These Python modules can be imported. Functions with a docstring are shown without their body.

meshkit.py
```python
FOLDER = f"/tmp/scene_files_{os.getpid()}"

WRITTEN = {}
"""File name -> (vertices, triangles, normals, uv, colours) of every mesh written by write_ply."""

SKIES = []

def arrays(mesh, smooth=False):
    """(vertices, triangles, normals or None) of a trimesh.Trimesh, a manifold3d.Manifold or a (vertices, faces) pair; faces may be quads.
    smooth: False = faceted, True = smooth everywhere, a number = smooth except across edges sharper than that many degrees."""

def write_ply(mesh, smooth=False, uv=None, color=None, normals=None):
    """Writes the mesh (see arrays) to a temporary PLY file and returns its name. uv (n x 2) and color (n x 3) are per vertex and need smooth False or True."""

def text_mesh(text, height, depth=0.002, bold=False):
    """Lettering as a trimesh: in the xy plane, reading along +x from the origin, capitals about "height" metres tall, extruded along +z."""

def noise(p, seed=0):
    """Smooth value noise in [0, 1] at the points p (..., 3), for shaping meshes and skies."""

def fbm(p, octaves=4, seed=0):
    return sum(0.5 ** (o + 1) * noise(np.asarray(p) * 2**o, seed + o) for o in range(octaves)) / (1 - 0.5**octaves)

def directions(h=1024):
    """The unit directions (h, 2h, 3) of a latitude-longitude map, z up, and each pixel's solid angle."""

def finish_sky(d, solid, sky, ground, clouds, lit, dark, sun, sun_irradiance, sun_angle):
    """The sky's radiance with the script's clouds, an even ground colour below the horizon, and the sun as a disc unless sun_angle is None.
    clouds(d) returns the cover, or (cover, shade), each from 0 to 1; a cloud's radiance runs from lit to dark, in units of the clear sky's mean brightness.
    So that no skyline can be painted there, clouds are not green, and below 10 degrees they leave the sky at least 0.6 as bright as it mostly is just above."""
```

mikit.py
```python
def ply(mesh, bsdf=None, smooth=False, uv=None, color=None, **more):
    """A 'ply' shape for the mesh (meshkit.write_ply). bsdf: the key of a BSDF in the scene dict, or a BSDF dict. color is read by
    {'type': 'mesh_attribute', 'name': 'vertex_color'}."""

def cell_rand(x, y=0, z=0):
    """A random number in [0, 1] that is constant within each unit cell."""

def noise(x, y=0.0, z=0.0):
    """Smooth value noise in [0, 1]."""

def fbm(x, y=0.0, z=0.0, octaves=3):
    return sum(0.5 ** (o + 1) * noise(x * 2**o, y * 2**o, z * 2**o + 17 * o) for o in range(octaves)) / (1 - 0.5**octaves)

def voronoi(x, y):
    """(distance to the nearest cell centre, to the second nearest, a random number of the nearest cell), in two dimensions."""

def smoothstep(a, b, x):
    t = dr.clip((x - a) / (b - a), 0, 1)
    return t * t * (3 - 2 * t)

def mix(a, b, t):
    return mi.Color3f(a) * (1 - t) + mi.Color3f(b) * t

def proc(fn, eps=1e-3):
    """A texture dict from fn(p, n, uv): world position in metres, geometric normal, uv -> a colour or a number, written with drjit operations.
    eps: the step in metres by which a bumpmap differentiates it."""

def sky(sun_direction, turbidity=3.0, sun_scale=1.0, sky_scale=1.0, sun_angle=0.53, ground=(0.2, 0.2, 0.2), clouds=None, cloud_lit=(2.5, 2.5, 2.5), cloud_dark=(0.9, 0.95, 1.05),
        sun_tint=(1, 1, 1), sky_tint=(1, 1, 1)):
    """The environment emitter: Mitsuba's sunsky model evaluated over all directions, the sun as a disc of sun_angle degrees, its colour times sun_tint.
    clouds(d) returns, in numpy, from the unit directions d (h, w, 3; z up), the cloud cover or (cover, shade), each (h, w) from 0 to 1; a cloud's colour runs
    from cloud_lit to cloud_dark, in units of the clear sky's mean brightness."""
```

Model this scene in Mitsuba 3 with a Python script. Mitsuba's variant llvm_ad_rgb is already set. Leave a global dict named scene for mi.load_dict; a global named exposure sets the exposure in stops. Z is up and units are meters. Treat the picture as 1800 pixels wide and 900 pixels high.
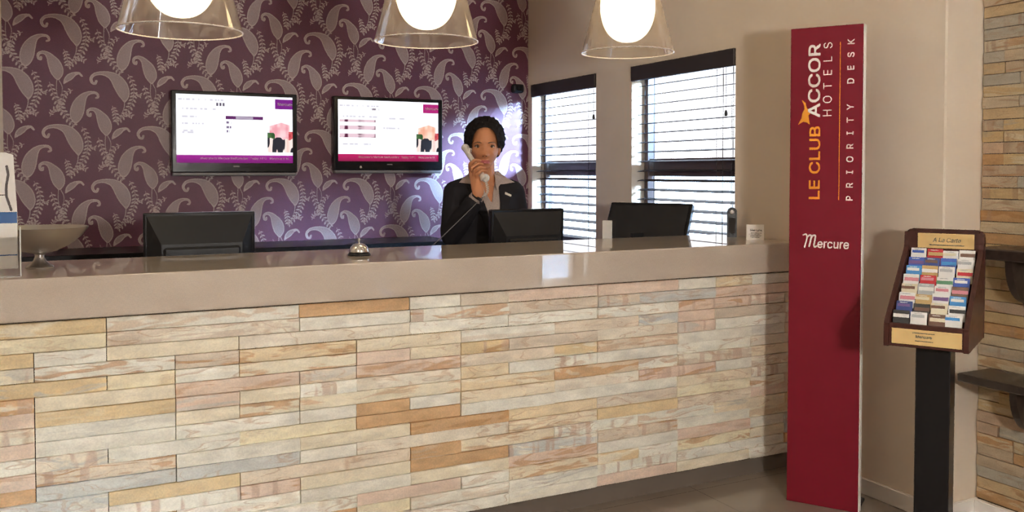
import math
import numpy as np
import trimesh
import drjit as dr
import mitsuba as mi
import mikit, meshkit
from mikit import noise, fbm, cell_rand, smoothstep, mix
from manifold3d import Manifold, CrossSection
from shapely.geometry import Polygon, Point, LineString, box as sbox
from shapely.ops import unary_union

T = mi.ScalarTransform4f
scene, labels = {}, {}
rng = np.random.default_rng(7)

# ------------------------------------------------------------------ camera, sky, exposure
exposure = 0.32
CAM = np.array([0.0, 0.0, 1.35])
_p = math.radians(1.8)
_fh = np.array([.4524, .8918, 0.0]); _fh /= np.linalg.norm(_fh)
_fwd = _fh * math.cos(_p) - np.array([0, 0, math.sin(_p)])
scene['camera'] = {'type': 'perspective', 'fov_axis': 'x', 'fov': 2 * math.degrees(math.atan(900 / 1575.0)),
                   'principal_point_offset_y': 98.5 / 900.0, 'near_clip': 0.05, 'far_clip': 200.0,
                   'to_world': T().look_at(origin=CAM.tolist(), target=(CAM + _fwd).tolist(), up=[0, 0, 1])}
scene['sky'] = mikit.sky([0.68, -0.70, 0.30], turbidity=3.5, sun_scale=135.0, sun_angle=18.0, sun_tint=(.24, .60, 1.85), sky_tint=(.93, .97, 1.06), sky_scale=13.0, ground=(.42, .40, .38),
                         clouds=lambda d: 0.72 * np.clip(meshkit.fbm(d * 3.0, 4, 5) * 2.2 - .35, 0, 1) + .15,
                         cloud_lit=(2.0, 2.0, 2.1), cloud_dark=(1.2, 1.25, 1.4))
FILL_SCALE = 0.55  # strength of the added fill lights under the ceiling
FILL_RADIANCE = [5.3 * FILL_SCALE, 5.1 * FILL_SCALE, 4.75 * FILL_SCALE]
FLASH_RADIANCE = [980.0, 945.0, 885.0]  # added key light in place of a camera flash
PENDANT_RADIANCE = [3.4, 2.8, 1.6]


# ------------------------------------------------------------------ helpers
def key_for(name, parent=None):
    base = name if parent is None else parent + '__' + name
    if base not in scene and base not in labels and not any(k.startswith(base + '__') for k in scene):
        return base
    i = 1
    while True:
        k = f'{base}_{i:03d}'
        if k not in scene and k not in labels:
            return k
        i += 1


_taken = set()


def fresh(name, parent=None):
    base = name if parent is None else parent + '__' + name
    k, i = base, 0
    while k in _taken:
        i += 1
        k = f'{base}_{i:03d}'
    _taken.add(k)
    return k


def thing(name, label, cat, group=None):
    k = fresh(name)
    labels[k] = {'label': label, 'category': cat}
    if group:
        labels[k]['group'] = group
    return k


def obj(name, mesh, bsdf, parent=None, smooth=False, label=None, **more):
    k = fresh(name, parent)
    scene[k] = mikit.ply(mesh, bsdf, smooth=smooth, **more)
    if label:
        labels.setdefault(k, {})['label'] = label
    return k


def whole(name, mesh, bsdf, label, cat, group=None, smooth=False, **more):
    k = obj(name, mesh, bsdf, None, smooth, **more)
    labels[k] = {'label': label, 'category': cat}
    if group:
        labels[k]['group'] = group
    return k


def struct(name, mesh, bsdf, label, cat, smooth=False, **more):
    k = obj(name, mesh, bsdf, None, smooth, **more)
    labels[k] = {'label': label, 'category': cat, 'kind': 'structure'}
    return k


def bx(x0, x1, y0, y1, z0, z1):
    m = trimesh.creation.box(extents=[x1 - x0, y1 - y0, z1 - z0])
    m.apply_translation([(x0 + x1) / 2, (y0 + y1) / 2, (z0 + z1) / 2])
    return m


def rbx(x0, x1, y0, y1, z0, z1, r=.004, n=8):
    """box with rounded edges: the hull of eight small spheres"""
    s = trimesh.creation.uv_sphere(radius=r, count=[n, n]).vertices
    pts = [s + [x, y, z] for x in (x0 + r, x1 - r) for y in (y0 + r, y1 - r) for z in (z0 + r, z1 - r)]
    return tm(Manifold.hull_points(np.vstack(pts).astype(np.float32)))


def cbx(x0, x1, y0, y1, z0, z1, c=.003):
    """box with chamfered edges"""
    pts = []
    for sx in (0, 1):
        for sy in (0, 1):
            for sz in (0, 1):
                p = np.array([(x0, x1)[sx], (y0, y1)[sy], (z0, z1)[sz]])
                d = np.array([1 - 2 * sx, 1 - 2 * sy, 1 - 2 * sz]) * c
                for k in range(3):
                    q = p + d
                    q[k] = p[k]
                    pts.append(q)
    return tm(Manifold.hull_points(np.array(pts, np.float32)))


def tm(man):
    m = man.to_mesh()
    return trimesh.Trimesh(np.array(m.vert_properties[:, :3], float), np.array(m.tri_verts), process=False)


def man(t):
    return Manifold(_mm(t))


def _mm(t):
    from manifold3d import Mesh
    t = t.copy(); t.merge_vertices()
    return Mesh(vert_properties=np.array(t.vertices, np.float32), tri_verts=np.array(t.faces, np.uint32))


def lathe(profile, n=48, cx=0, cy=0, cz=0):
    m = trimesh.creation.revolve(np.array(profile, float), sections=n)
    m.apply_translation([cx, cy, cz])
    return m


def tube(path, r, n=10, closed=False):
    """round tube along a path, r a number or one radius per point"""
    p = np.array(path, float)
    r = np.broadcast_to(r, len(p))
    t = np.gradient(p, axis=0)
    if closed:
        t = np.roll(p, -1, 0) - np.roll(p, 1, 0)
    t /= np.linalg.norm(t, axis=1, keepdims=True)
    a = np.cross(t[0], [0.13, 0.31, 0.94]); a /= np.linalg.norm(a)
    rings = []
    ang = np.arange(n) * 2 * np.pi / n
    for i in range(len(p)):
        a = a - t[i] * (a @ t[i]); a /= np.linalg.norm(a)
        b = np.cross(t[i], a)
        rings.append(p[i] + r[i] * (np.cos(ang)[:, None] * a + np.sin(ang)[:, None] * b))
    v = np.vstack(rings)
    f = []
    m = len(p)
    for i in range(m if closed else m - 1):
        j = (i + 1) % m
        for k in range(n):
            l = (k + 1) % n
            f += [[i * n + k, i * n + l, j * n + l], [i * n + k, j * n + l, j * n + k]]
    if not closed:
        v = np.vstack([v, p[0], p[-1]])
        for k in range(n):
            l = (k + 1) % n
            f += [[m * n, l, k], [m * n + 1, (m - 1) * n + k, (m - 1) * n + l]]
    return trimesh.Trimesh(v, f, process=False)


def extr(poly, h):
    return trimesh.creation.extrude_polygon(poly, h, engine='earcut')


def frame(mesh, o, u, v):
    """local x -> u, y -> v, z -> u x v"""
    u = np.array(u, float); u /= np.linalg.norm(u)
    v = np.array(v, float); v /= np.linalg.norm(v)
    M = np.eye(4)
    M[:3, 0], M[:3, 1], M[:3, 2], M[:3, 3] = u, v, np.cross(u, v), o
    m = mesh.copy(); m.apply_transform(M)
    return m


def cat(*ms):
    return trimesh.util.concatenate(list(ms))


def rot(m, deg, axis, about=(0, 0, 0)):
    m = m.copy()
    m.apply_transform(trimesh.transformations.rotation_matrix(math.radians(deg), axis, about))
    return m


def catmull(pts, n=8):
    p = np.array(pts, float)
    q = np.vstack([2 * p[0] - p[1], p, 2 * p[-1] - p[-2]])
    out = []
    for i in range(1, len(q) - 2):
        for t in np.arange(n) / n:
            a, b, c, d = q[i - 1], q[i], q[i + 1], q[i + 2]
            out.append(.5 * (2 * b + (c - a) * t + (2 * a - 5 * b + 4 * c - d) * t ** 2 + (3 * b - a - 3 * c + d) * t ** 3))
    out.append(p[-1])
    return np.array(out)


def lin(*c):
    c = np.array(c, float) / 255
    return np.where(c < .04045, c / 12.92, ((c + .055) / 1.055) ** 2.4).tolist()


# ------------------------------------------------------------------ materials
def rgb(c):
    return {'type': 'rgb', 'value': [float(x) for x in c]}


def pri(name, color, rough=.5, spec=.5, metallic=0.0, clear=0.0, sheen=0.0, bump=None, bscale=1.0):
    d = {'type': 'principled', 'base_color': color if isinstance(color, dict) else rgb(color), 'roughness': rough, 'metallic': metallic}
    if not metallic:
        d['specular'] = spec
    if clear:
        d['clearcoat'] = clear; d['clearcoat_gloss'] = .95
    if sheen:
        d['sheen'] = sheen
    if bump:
        d = {'type': 'bumpmap', 'bump': bump, 'scale': bscale, 'bsdf': d}
    scene['mat_' + name] = {'type': 'twosided', 'bsdf': d}
    return 'mat_' + name


def f_plaster(p, n, uv):
    b = fbm(p.x * 2.1 + 5, p.y * 2.1, p.z * 2.1)
    return mix((.69, .59, .48), (.76, .66, .55), b)


def h_plaster(p, n, uv):
    return .0018 * fbm(p.x * 95, p.y * 95, p.z * 95, 2)


M_plaster = pri('plaster', mikit.proc(f_plaster), .8, .25, bump=mikit.proc(h_plaster, .002))
M_white = pri('white_paint', (.78, .75, .70), .45)
M_ceiling = pri('ceiling_paint', (.80, .76, .70), .9, .2)

# stone: uv holds two random numbers of the stone, so every stone has one tone and its own veins
STONE = [(.80, .705, .565), (.78, .735, .665), (.74, .58, .49), (.71, .55, .345), (.61, .39, .22), (.81, .715, .54), (.60, .59, .58),
         (.75, .635, .525), (.80, .685, .54), (.66, .56, .47), (.83, .79, .72), (.76, .61, .43), (.79, .70, .60)]


def f_stone(p, n, uv):
    s = p.x + p.y
    a, b = uv.x, uv.y
    col = mi.Color3f(STONE[0])
    k = dr.floor(a * len(STONE))
    for i in range(1, len(STONE)):
        col = dr.select(k > i - .5, mi.Color3f(STONE[i]), col)
    ox, oz = a * 91.0, b * 57.0
    w = fbm(s * 5 + ox, p.z * 22 + oz, b * 9, 3)
    v1 = fbm(s * 9 + w * 3.0 + ox, p.z * 70 + w * 5 + oz, 3.0, 3)
    band = smoothstep(.50, .66, v1) * smoothstep(.25, .75, b)
    rust = mi.Color3f(.50, .27, .115)
    pale = mi.Color3f(.86, .80, .70)
    grey = mi.Color3f(.56, .53, .50)
    alt = dr.select(cell_rand(a * 977, b * 613) > .55, rust, dr.select(cell_rand(a * 977, b * 613, 3) > .30, pale, grey))
    col = dr.lerp(col, alt, band * .70)
    up = smoothstep(.55, .72, fbm(s * 38 + ox, p.z * 7 + oz, 8.0, 2)) * smoothstep(.80, .86, b)      # upright banding of a few stones
    col = dr.lerp(col, mi.Color3f(.50, .34, .26), up * .6)
    thin = smoothstep(.04, .0, dr.abs(fbm(s * 4 + oz, p.z * 26 + w * 6, 5.0, 3) - .5)) * smoothstep(.2, .6, a)
    col = dr.lerp(col, rust * .8, thin * .42)
    g = noise(s * 260, p.z * 260, 1.0) * .16 + .92
    cloud = .82 + .46 * fbm(s * 14 + ox, p.z * 34, oz, 3)
    return col * g * cloud * mi.Color3f(1.0, 1.03, 1.005)


def h_stone(p, n, uv):
    s = p.x + p.y
    return .0035 * fbm(s * 45 + uv.x * 30, p.z * 110, uv.y * 20, 3)


M_stone = pri('stone', mikit.proc(f_stone), .62, .35, bump=mikit.proc(h_stone, .002))
M_stone_shaded = pri('stone_shaded', mikit.proc(lambda p, n, uv: f_stone(p, n, uv) * mi.Color3f(.50, .44, .365)), .7, .3, bump=mikit.proc(h_stone, .002))  # same stone darkened: the shade on the right wall is put into its colour
M_joint = pri('stone_joint', (.09, .07, .055), .9)


def f_slab(p, n, uv):
    q = fbm(p.x * 3.5, p.y * 9, p.z * 9, 3)
    s = noise(p.x * 420, p.y * 420, p.z * 420)
    return mix((.50, .415, .345), (.57, .49, .415), q) * (.93 + .14 * s)


scene['mat_slab'] = {'type': 'twosided', 'bsdf': {'type': 'plastic', 'int_ior': 1.75, 'diffuse_reflectance': mikit.proc(f_slab), 'nonlinear': False}}
M_slab = 'mat_slab'


def f_floor(p, n, uv):
    q = fbm(p.x * 2.2, p.y * 2.2, 1.0, 4)
    j = dr.minimum(dr.abs(p.x / .6 - dr.round(p.x / .6)), dr.abs(p.y / .6 - dr.round(p.y / .6)))
    t = cell_rand(dr.floor(p.x / .6 + .5), dr.floor(p.y / .6 + .5)) * .16 + .92
    return mix((.105, .082, .064), (.20, .165, .13), q) * t * (.6 + .4 * smoothstep(.002, .005, j))


M_floor = pri('floor_tile', mikit.proc(f_floor), .16, .5)
M_paving = pri('paving', (.50, .48, .45), .9)


def wood(name, c0, c1, rough=.3, spec=.5):
    def f(p, n, uv):
        g = fbm(p.x * 7 + p.y * 7, p.z * 60 + 3 * fbm(p.x * 5, p.y * 5, p.z * 5), (p.x - p.y) * 60, 3)
        return mix(c0, c1, g)
    return pri(name, mikit.proc(f), rough, spec)


M_mahog = wood('mahogany', (.018, .0055, .004), (.050, .015, .011), .32, .3)
M_dark = wood('dark_wood', (.009, .006, .005), (.026, .016, .012), .35, .3)
M_black = pri('black_plastic', (.009, .009, .010), .34, .25)
M_gloss = pri('black_gloss', (.006, .006, .007), .06, .5)
M_bezel = pri('black_bezel', (.005, .005, .006), .2, .2)
M_grey = pri('grey_plastic', (.16, .15, .15), .28)
M_silver = pri('silver', (.75, .73, .70), .22, metallic=1.0)
M_pewter = pri('pewter', (.44, .41, .385), .33, metallic=1.0)
M_chrome = pri('chrome', (.92, .90, .86), .08, metallic=1.0)
M_red = pri('sign_red', (.135, .0045, .013), .42, .25)
M_sedge = pri('sign_edge', (.88, .86, .86), .4)
M_ink_white = pri('letter_white', (.86, .84, .82), .5)
M_ink_orange = pri('letter_orange', (.85, .34, .03), .5)
M_ink_dark = pri('letter_dark', (.05, .04, .04), .6)
M_brass = pri('brass_plaque', (.72, .50, .22), .35, .5)
M_acrylic_edge = pri('acrylic_edge', (.72, .76, .76), .1)
M_slat = pri('blind_slat', (.022, .018, .018), .38, .45)
M_cordm = pri('blind_cord', (.03, .03, .03), .7)
M_winframe = pri('window_frame', (.06, .035, .03), .4)
scene['mat_pane'] = {'type': 'thindielectric', 'int_ior': 1.5}
scene['mat_glass'] = {'type': 'dielectric', 'int_ior': 1.49}
M_cablack = pri('cabinet_black', (.006, .0055, .006), .3, .2)
M_desk = wood('desk_wood', (.05, .025, .017), (.10, .055, .035), .4)
M_paper = pri('paper', (.82, .80, .77), .7)
M_hanger = pri('socket_metal', (.6, .58, .55), .3, metallic=1.0)

# ---- paisley wallpaper: the ink of one repeat is drawn once into a table of distances, the material repeats it
WP_W, WP_H, WP_NX, WP_NY = .492, .618, 400, 500


def paisley_table():
    U = .00076                                              # metres per drawing unit across, .0008 down
    sx, sy = U, .0008
    xs = (np.arange(WP_NX) + .5) / WP_NX * WP_W
    ys = (np.arange(WP_NY) + .5) / WP_NY * WP_H
    sd = np.full((WP_NY, WP_NX), 9.0)
    FAT = 1.10
    body = np.full((WP_NY, WP_NX), 9.0)

    def stamp(arr, x, y, a, b, ang):
        """signed distance (roughly) of an ellipse, on both lattice points, wrapped"""
        for lx, ly in ((0, 0), (.5 * WP_W, .5 * WP_H)):
            X, Y = (x + lx) % WP_W, (y + ly) % WP_H
            R = max(a, b) + .012
            i0, i1 = int((X - R) / WP_W * WP_NX) - 1, int((X + R) / WP_W * WP_NX) + 2
            j0, j1 = int((Y - R) / WP_H * WP_NY) - 1, int((Y + R) / WP_H * WP_NY) + 2
            ii, jj = np.arange(i0, i1), np.arange(j0, j1)
            dx = ((ii + .5) / WP_NX * WP_W - X)[None, :]
            dy = ((jj + .5) / WP_NY * WP_H - Y)[:, None]
            c, s = math.cos(ang), math.sin(ang)
            p, q = (dx * c + dy * s) / a, (-dx * s + dy * c) / b
            d = (np.sqrt(p * p + q * q) - 1) * min(a, b)
            sub = np.ix_(jj % WP_NY, ii % WP_NX)
            arr[sub] = np.minimum(arr[sub], d)

    def stroke(arr, pts, rad):
        P = catmull(np.column_stack([pts, rad]), 10)
        for x, y, r in P:
            stamp(arr, x * sx, -y * sy, max(r, 1.5) * sx, max(r, 1.5) * sx, 0)

    def fern(pts, n=9, size=22, taper=.75, stem=2.6):
        P = catmull(pts, 12)
        stroke(sd, pts, [stem] * len(pts))
        L = np.r_[0, np.cumsum(np.linalg.norm(np.diff(P, axis=0), axis=1))]
        for i in range(n):
            t = L[-1] * (i + .4) / n
            k = min(np.searchsorted(L, t), len(P) - 2)
            d = P[k + 1] - P[k]; a = math.atan2(d[1], d[0])
            sz = size * (1 - (1 - taper) * abs(2 * i / n - 1))
            for s in (-1, 1):
                b = a + s * 0.95
                c = P[k] + np.array([math.cos(b), math.sin(b)]) * sz * .62
                stamp(sd, c[0] * sx, -c[1] * sy, sz * .50 * sx, sz * .235 * sx, -b)

    both = [(
        [(692, 580), (684, 598), (664, 592), (656, 562), (682, 532), (735, 522), (790, 534), (828, 560), (858, 604), (878, 652), (886, 690), (886, 722)],
        [8, 8, 9, 10, 11, 14, 24, 36, 45, 40, 24, 6]), (
        [(688, 700), (702, 694), (700, 676), (684, 664), (652, 664), (620, 678), (594, 706), (572, 750), (558, 800), (550, 842), (546, 880)],
        [6, 7, 8, 9, 11, 17, 27, 39, 43, 33, 8]), (
        [(326, 428), (322, 443), (308, 436), (308, 408), (335, 394), (365, 404), (390, 432), (413, 474), (428, 520), (432, 560), (430, 580)],
        [7, 8, 8, 9, 11, 16, 26, 40, 40, 20, 5])]
    for pts, rad in both:
        rad = [q * FAT for q in rad]
        stroke(sd, pts, rad)
        stroke(body, pts, [max(r - 7, .5) if r > 12 else -9 for r in rad])
    stroke(sd, [(474, 604), (492, 578), (515, 556), (545, 536), (575, 530), (594, 548)], [5, 18, 23, 15, 9, 7])
    stroke(body, [(492, 578), (515, 556), (540, 538)], [11, 16, 8])
    fern([(915, 525), (946, 590), (952, 660), (932, 740), (884, 815), (826, 876)], 14, 30)
    fern([(944, 690), (975, 668), (1006, 672)], 3, 24)
    fern([(866, 826), (905, 808), (940, 826)], 4, 24)
    fern([(800, 755), (818, 800), (826, 860)], 5, 28)
    fern([(378, 600), (396, 660), (430, 742), (486, 838), (540, 905)], 12, 32)
    fern([(530, 650), (486, 672), (458, 735), (450, 800)], 7, 28)
    fern([(378, 838), (400, 796), (434, 786)], 4, 24)
    stroke(sd, [(426, 580), (424, 660), (440, 760)], [3.2] * 3)
    stroke(sd, [(440, 580), (462, 640), (446, 740)], [3.0] * 3)
    stroke(sd, [(886, 720), (880, 770), (850, 850)], [3.2] * 3)
    ink = np.clip(.5 - sd / .0022, 0, 1)
    gx, gy = np.meshgrid(xs, ys)
    lace = .5 + .25 * np.sin(gx * 900 + 2.2 * np.sin(gy * 500)) + .25 * np.sin(gy * 850 + 2 * np.sin(gx * 620))
    inner = np.clip(.5 - body / .0018, 0, 1)
    return ink * (1 - inner * (.14 + .46 * lace))


_wp = mi.Float(np.ascontiguousarray(paisley_table().ravel(), dtype=np.float32))
dr.eval(_wp)


def wp_ink(x, z):
    u = x / WP_W; v = z / WP_H
    fx = (u - dr.floor(u)) * WP_NX - .5
    fy = (v - dr.floor(v)) * WP_NY - .5
    ix, iy = dr.floor(fx), dr.floor(fy)
    tx, ty = fx - ix, fy - iy

    def at(a, b):
        i = mi.Int32(ix + a); j = mi.Int32(iy + b)
        i = dr.select(i < 0, i + WP_NX, dr.select(i >= WP_NX, i - WP_NX, i))
        j = dr.select(j < 0, j + WP_NY, dr.select(j >= WP_NY, j - WP_NY, j))
        return dr.gather(mi.Float, _wp, mi.UInt32(j * WP_NX + i))
    return dr.lerp(dr.lerp(at(0, 0), at(1, 0), tx), dr.lerp(at(0, 1), at(1, 1), tx), ty)


WP_OX, WP_OZ = .419, .17


def f_wallpaper(p, n, uv):
    ink = wp_ink(p.x - WP_OX, p.z - WP_OZ)
    g = .9 + .2 * noise(p.x * 380, p.z * 380)
    base = mix((.106, .031, .055), (.128, .040, .068), fbm(p.x * 1.5, p.z * 1.5))
    return (base * (1 - ink) + mi.Color3f(.45, .365, .35) * ink) * g


M_wallpaper = pri('wallpaper', mikit.proc(f_wallpaper), .5, .35)

# ------------------------------------------------------------------ room shell
XR, YB, ZC, XS = 3.006, 5.67, 2.78, 3.213            # window wall, wallpapered wall, ceiling
struct('floor', cat(bx(-4.2, XR + .150, -3.6, 5.87, -.12, 0), bx(XR + .250, 7.2, -3.6, 1.4, -.12, 0), bx(XR + .150, XS + .24, 1.4, 2.29, -.12, 0)), M_floor, 'dark polished stone floor in front of the reception desk', 'floor')
struct('ceiling', cat(bx(-4.2, XR + .150, -3.6, 5.87, ZC, ZC + .12), bx(XR + .250, 7.2, -3.6, 1.4, ZC, ZC + .12), bx(XR + .150, XS + .24, 1.4, 2.29, ZC, ZC + .12)), M_ceiling, 'plain pale ceiling of the lobby', 'ceiling')
struct('wall_back', bx(-.45, XR + .2, YB, YB + .2, 0, ZC), M_wallpaper, 'plum wallpapered wall with beige paisley pattern behind the desk', 'wall')
struct('wall_left', bx(-.45, -.262, 3.75, YB, 0, ZC), M_plaster, 'cream side wall at the left end of the paisley wall', 'wall')
W = [(4.765, 5.61), (3.475, 4.375)]                                # window openings along y
WZ0, WZ1 = .86, 1.965
wr = man(cbx(XR, XR + .150, 2.293, YB + .2, 0, ZC, .006)) + man(bx(XR + .1, XR + .26, 2.293, 2.45, 0, ZC))
for y0, y1 in W:
    wr -= man(bx(XR - .1, XR + .4, y0, y1, WZ0, WZ1))
struct('wall_right', tm(wr), M_plaster, 'beige textured plaster wall with the two blind covered windows', 'wall')
# lobby around and behind the camera
struct('wall_lobby_left', bx(-4.2, -4.0, -3.6, 3.95, 0, ZC), M_plaster, 'far left lobby wall outside the picture', 'wall')
struct('wall_nook', bx(-4.0, -.45, 3.75, 3.95, 0, ZC), M_plaster, 'wall left of the desk outside the picture', 'wall')
struct('wall_lobby_right', tm(man(bx(7.0, 7.2, -3.6, 1.4, 0, ZC)) - man(bx(6.9, 7.3, -2.22, -2.09, -.001, 2.1))), M_plaster, 'far right lobby wall outside the picture', 'wall')
struct('wall_lobby_far', bx(3.45, 7.0, 1.2, 1.4, 0, ZC), M_plaster, 'lobby wall right of the stone wall outside the picture', 'wall')
wb = man(bx(-4.2, 7.2, -3.6, -3.4, 0, ZC))
for x0, x1, z0, z1 in ((5.16, 5.675, .0, 2.2), (5.78, 5.86, .0, 2.2)):
    wb -= man(bx(x0, x1, -3.7, -3.3, z0 - .001, z1))
struct('wall_front', tm(wb), M_plaster, 'lobby wall behind the camera with the glass door', 'wall')
struct('door_1', cat(bx(5.16, 5.20, -3.45, -3.40, 0, 2.2), bx(5.635, 5.675, -3.45, -3.40, 0, 2.2), bx(5.20, 5.635, -3.45, -3.40, 2.15, 2.2)), M_winframe, 'glass entrance door behind the camera', 'door')
obj('pane', bx(5.20, 5.635, -3.427, -3.423, 0.005, 2.15), 'mat_pane', 'door_1')
struct('window_3', bx(5.78, 5.86, -3.427, -3.423, 0, 2.2), 'mat_pane', 'slim glass side light next to the entrance door behind the camera', 'window')
struct('window_4', bx(7.09, 7.094, -2.22, -2.09, 0, 2.1), 'mat_pane', 'slim upright window in the far right lobby wall outside the picture', 'window')
struct('ground', cat(bx(-60, 60, -60, -3.6, -.4, -.15), bx(7.2, 60, -3.6, 2.3, -.4, -.15), bx(XR + .25, 60, 2.3, 60, -.4, -.15)), M_paving, 'pale paving outside the windows', 'pavement')

# skirting boards
struct('baseboard_right', cbx(XR - .016, XR, 2.27, 3.02, 0, .068, .003), M_white, 'pale skirting board along the beige wall behind the red sign', 'baseboard')
struct('baseboard_corner', cbx(XR - .016, 3.212, 2.277, 2.293, 0, .068, .003), M_white, 'short white skirting board across the wall end by the stone wall', 'baseboard')
struct('baseboard_stone', cbx(3.185, 3.21, 1.3, 2.277, 0, .068, .003), M_white, 'white skirting board along the foot of the stone wall', 'baseboard')

# windows in the right wall: frame, transom, panes
for i, (y0, y1) in enumerate(W):
    xf0, xf1 = XR + .095, XR + .145
    s = .055
    k = struct(f'window_{i + 1}', cat(bx(xf0, xf1, y0, y0 + s, WZ0, WZ1), bx(xf0, xf1, y1 - .03, y1, WZ0, WZ1), bx(xf0, xf1, y0 + s, y1 - s, WZ0, WZ0 + s),
               bx(xf0, xf1, y0 + s, y1 - s, WZ1 - s, WZ1)), M_winframe,
               ['dark framed window nearest the paisley wall behind a blind', 'dark framed larger window nearest the red sign behind a blind'][i], 'window')
    obj('transom', cbx(xf0 - .01, xf1 + .01, y0 + s, y1 - s, 1.325, 1.425, .004), M_winframe, k)
    for z0, z1 in ((WZ0 + s, 1.325), (1.425, WZ1 - s)):
        obj('pane', bx(xf0 + .022, xf0 + .026, y0 + s, y1 - s, z0, z1), 'mat_pane', k)

# ------------------------------------------------------------------ stone cladding
PITCH = .0447


def stone_mesh(s0, s1, z0, z1, proud, back, facing, nx=5):
    """one split-face stone: facing 'y' (front looks to -y) or 'x' (front looks to -x); front at -proud, sides go back"""
    g = .0012
    s0 += g; s1 -= g; z0 += g * rng.uniform(.6, 1.5); z1 -= g * rng.uniform(.6, 1.5)
    ss, zz = np.linspace(s0, s1, nx + 1), np.linspace(z0, z1, 3)
    S, Z = np.meshgrid(ss, zz)
    D = proud + .0035 * (meshkit.fbm(np.stack([S * 14, Z * 40, 0 * S + proud * 999], -1), 3, 3) - .5) * 2
    D[0] -= .0012; D[-1] -= .0012; D[:, 0] -= .001; D[:, -1] -= .001
    v = np.stack([S.ravel(), -D.ravel(), Z.ravel()], 1)
    n = nx + 1
    f = []
    for j in range(2):
        for i in range(nx):
            a = j * n + i
            f += [[a, a + 1, a + n + 1], [a, a + n + 1, a + n]]
    ring = [i for i in range(n)] + [n + n - 1] + [2 * n + i for i in range(n - 1, -1, -1)] + [n]
    b0 = len(v)
    bv = v[ring].copy(); bv[:, 1] = back
    v = np.vstack([v, bv])
    m = len(ring)
    for i in range(m):
        j = (i + 1) % m
        f += [[ring[i], b0 + i, b0 + j], [ring[i], b0 + j, ring[j]]]
    if facing == 'x':
        v = np.stack([v[:, 1], -v[:, 0], v[:, 2]], 1)      # turned about z: front looks to -x, s runs along -y
    return trimesh.Trimesh(v, f, process=False)


def stone_uv(m, a, b):
    return np.tile([[a, b]], (len(m.vertices), 1))


TONES = [0, 0, 8, 8, 1, 1, 10, 2, 7, 7, 3, 5, 11, 12, 12, 9, 9, 10, 10, 4, 6, 2]


def pick_tone():
    t = TONES[rng.integers(len(TONES))]
    return (t + rng.uniform(.05, .95)) / len(STONE), rng.uniform(0, 1)


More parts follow.
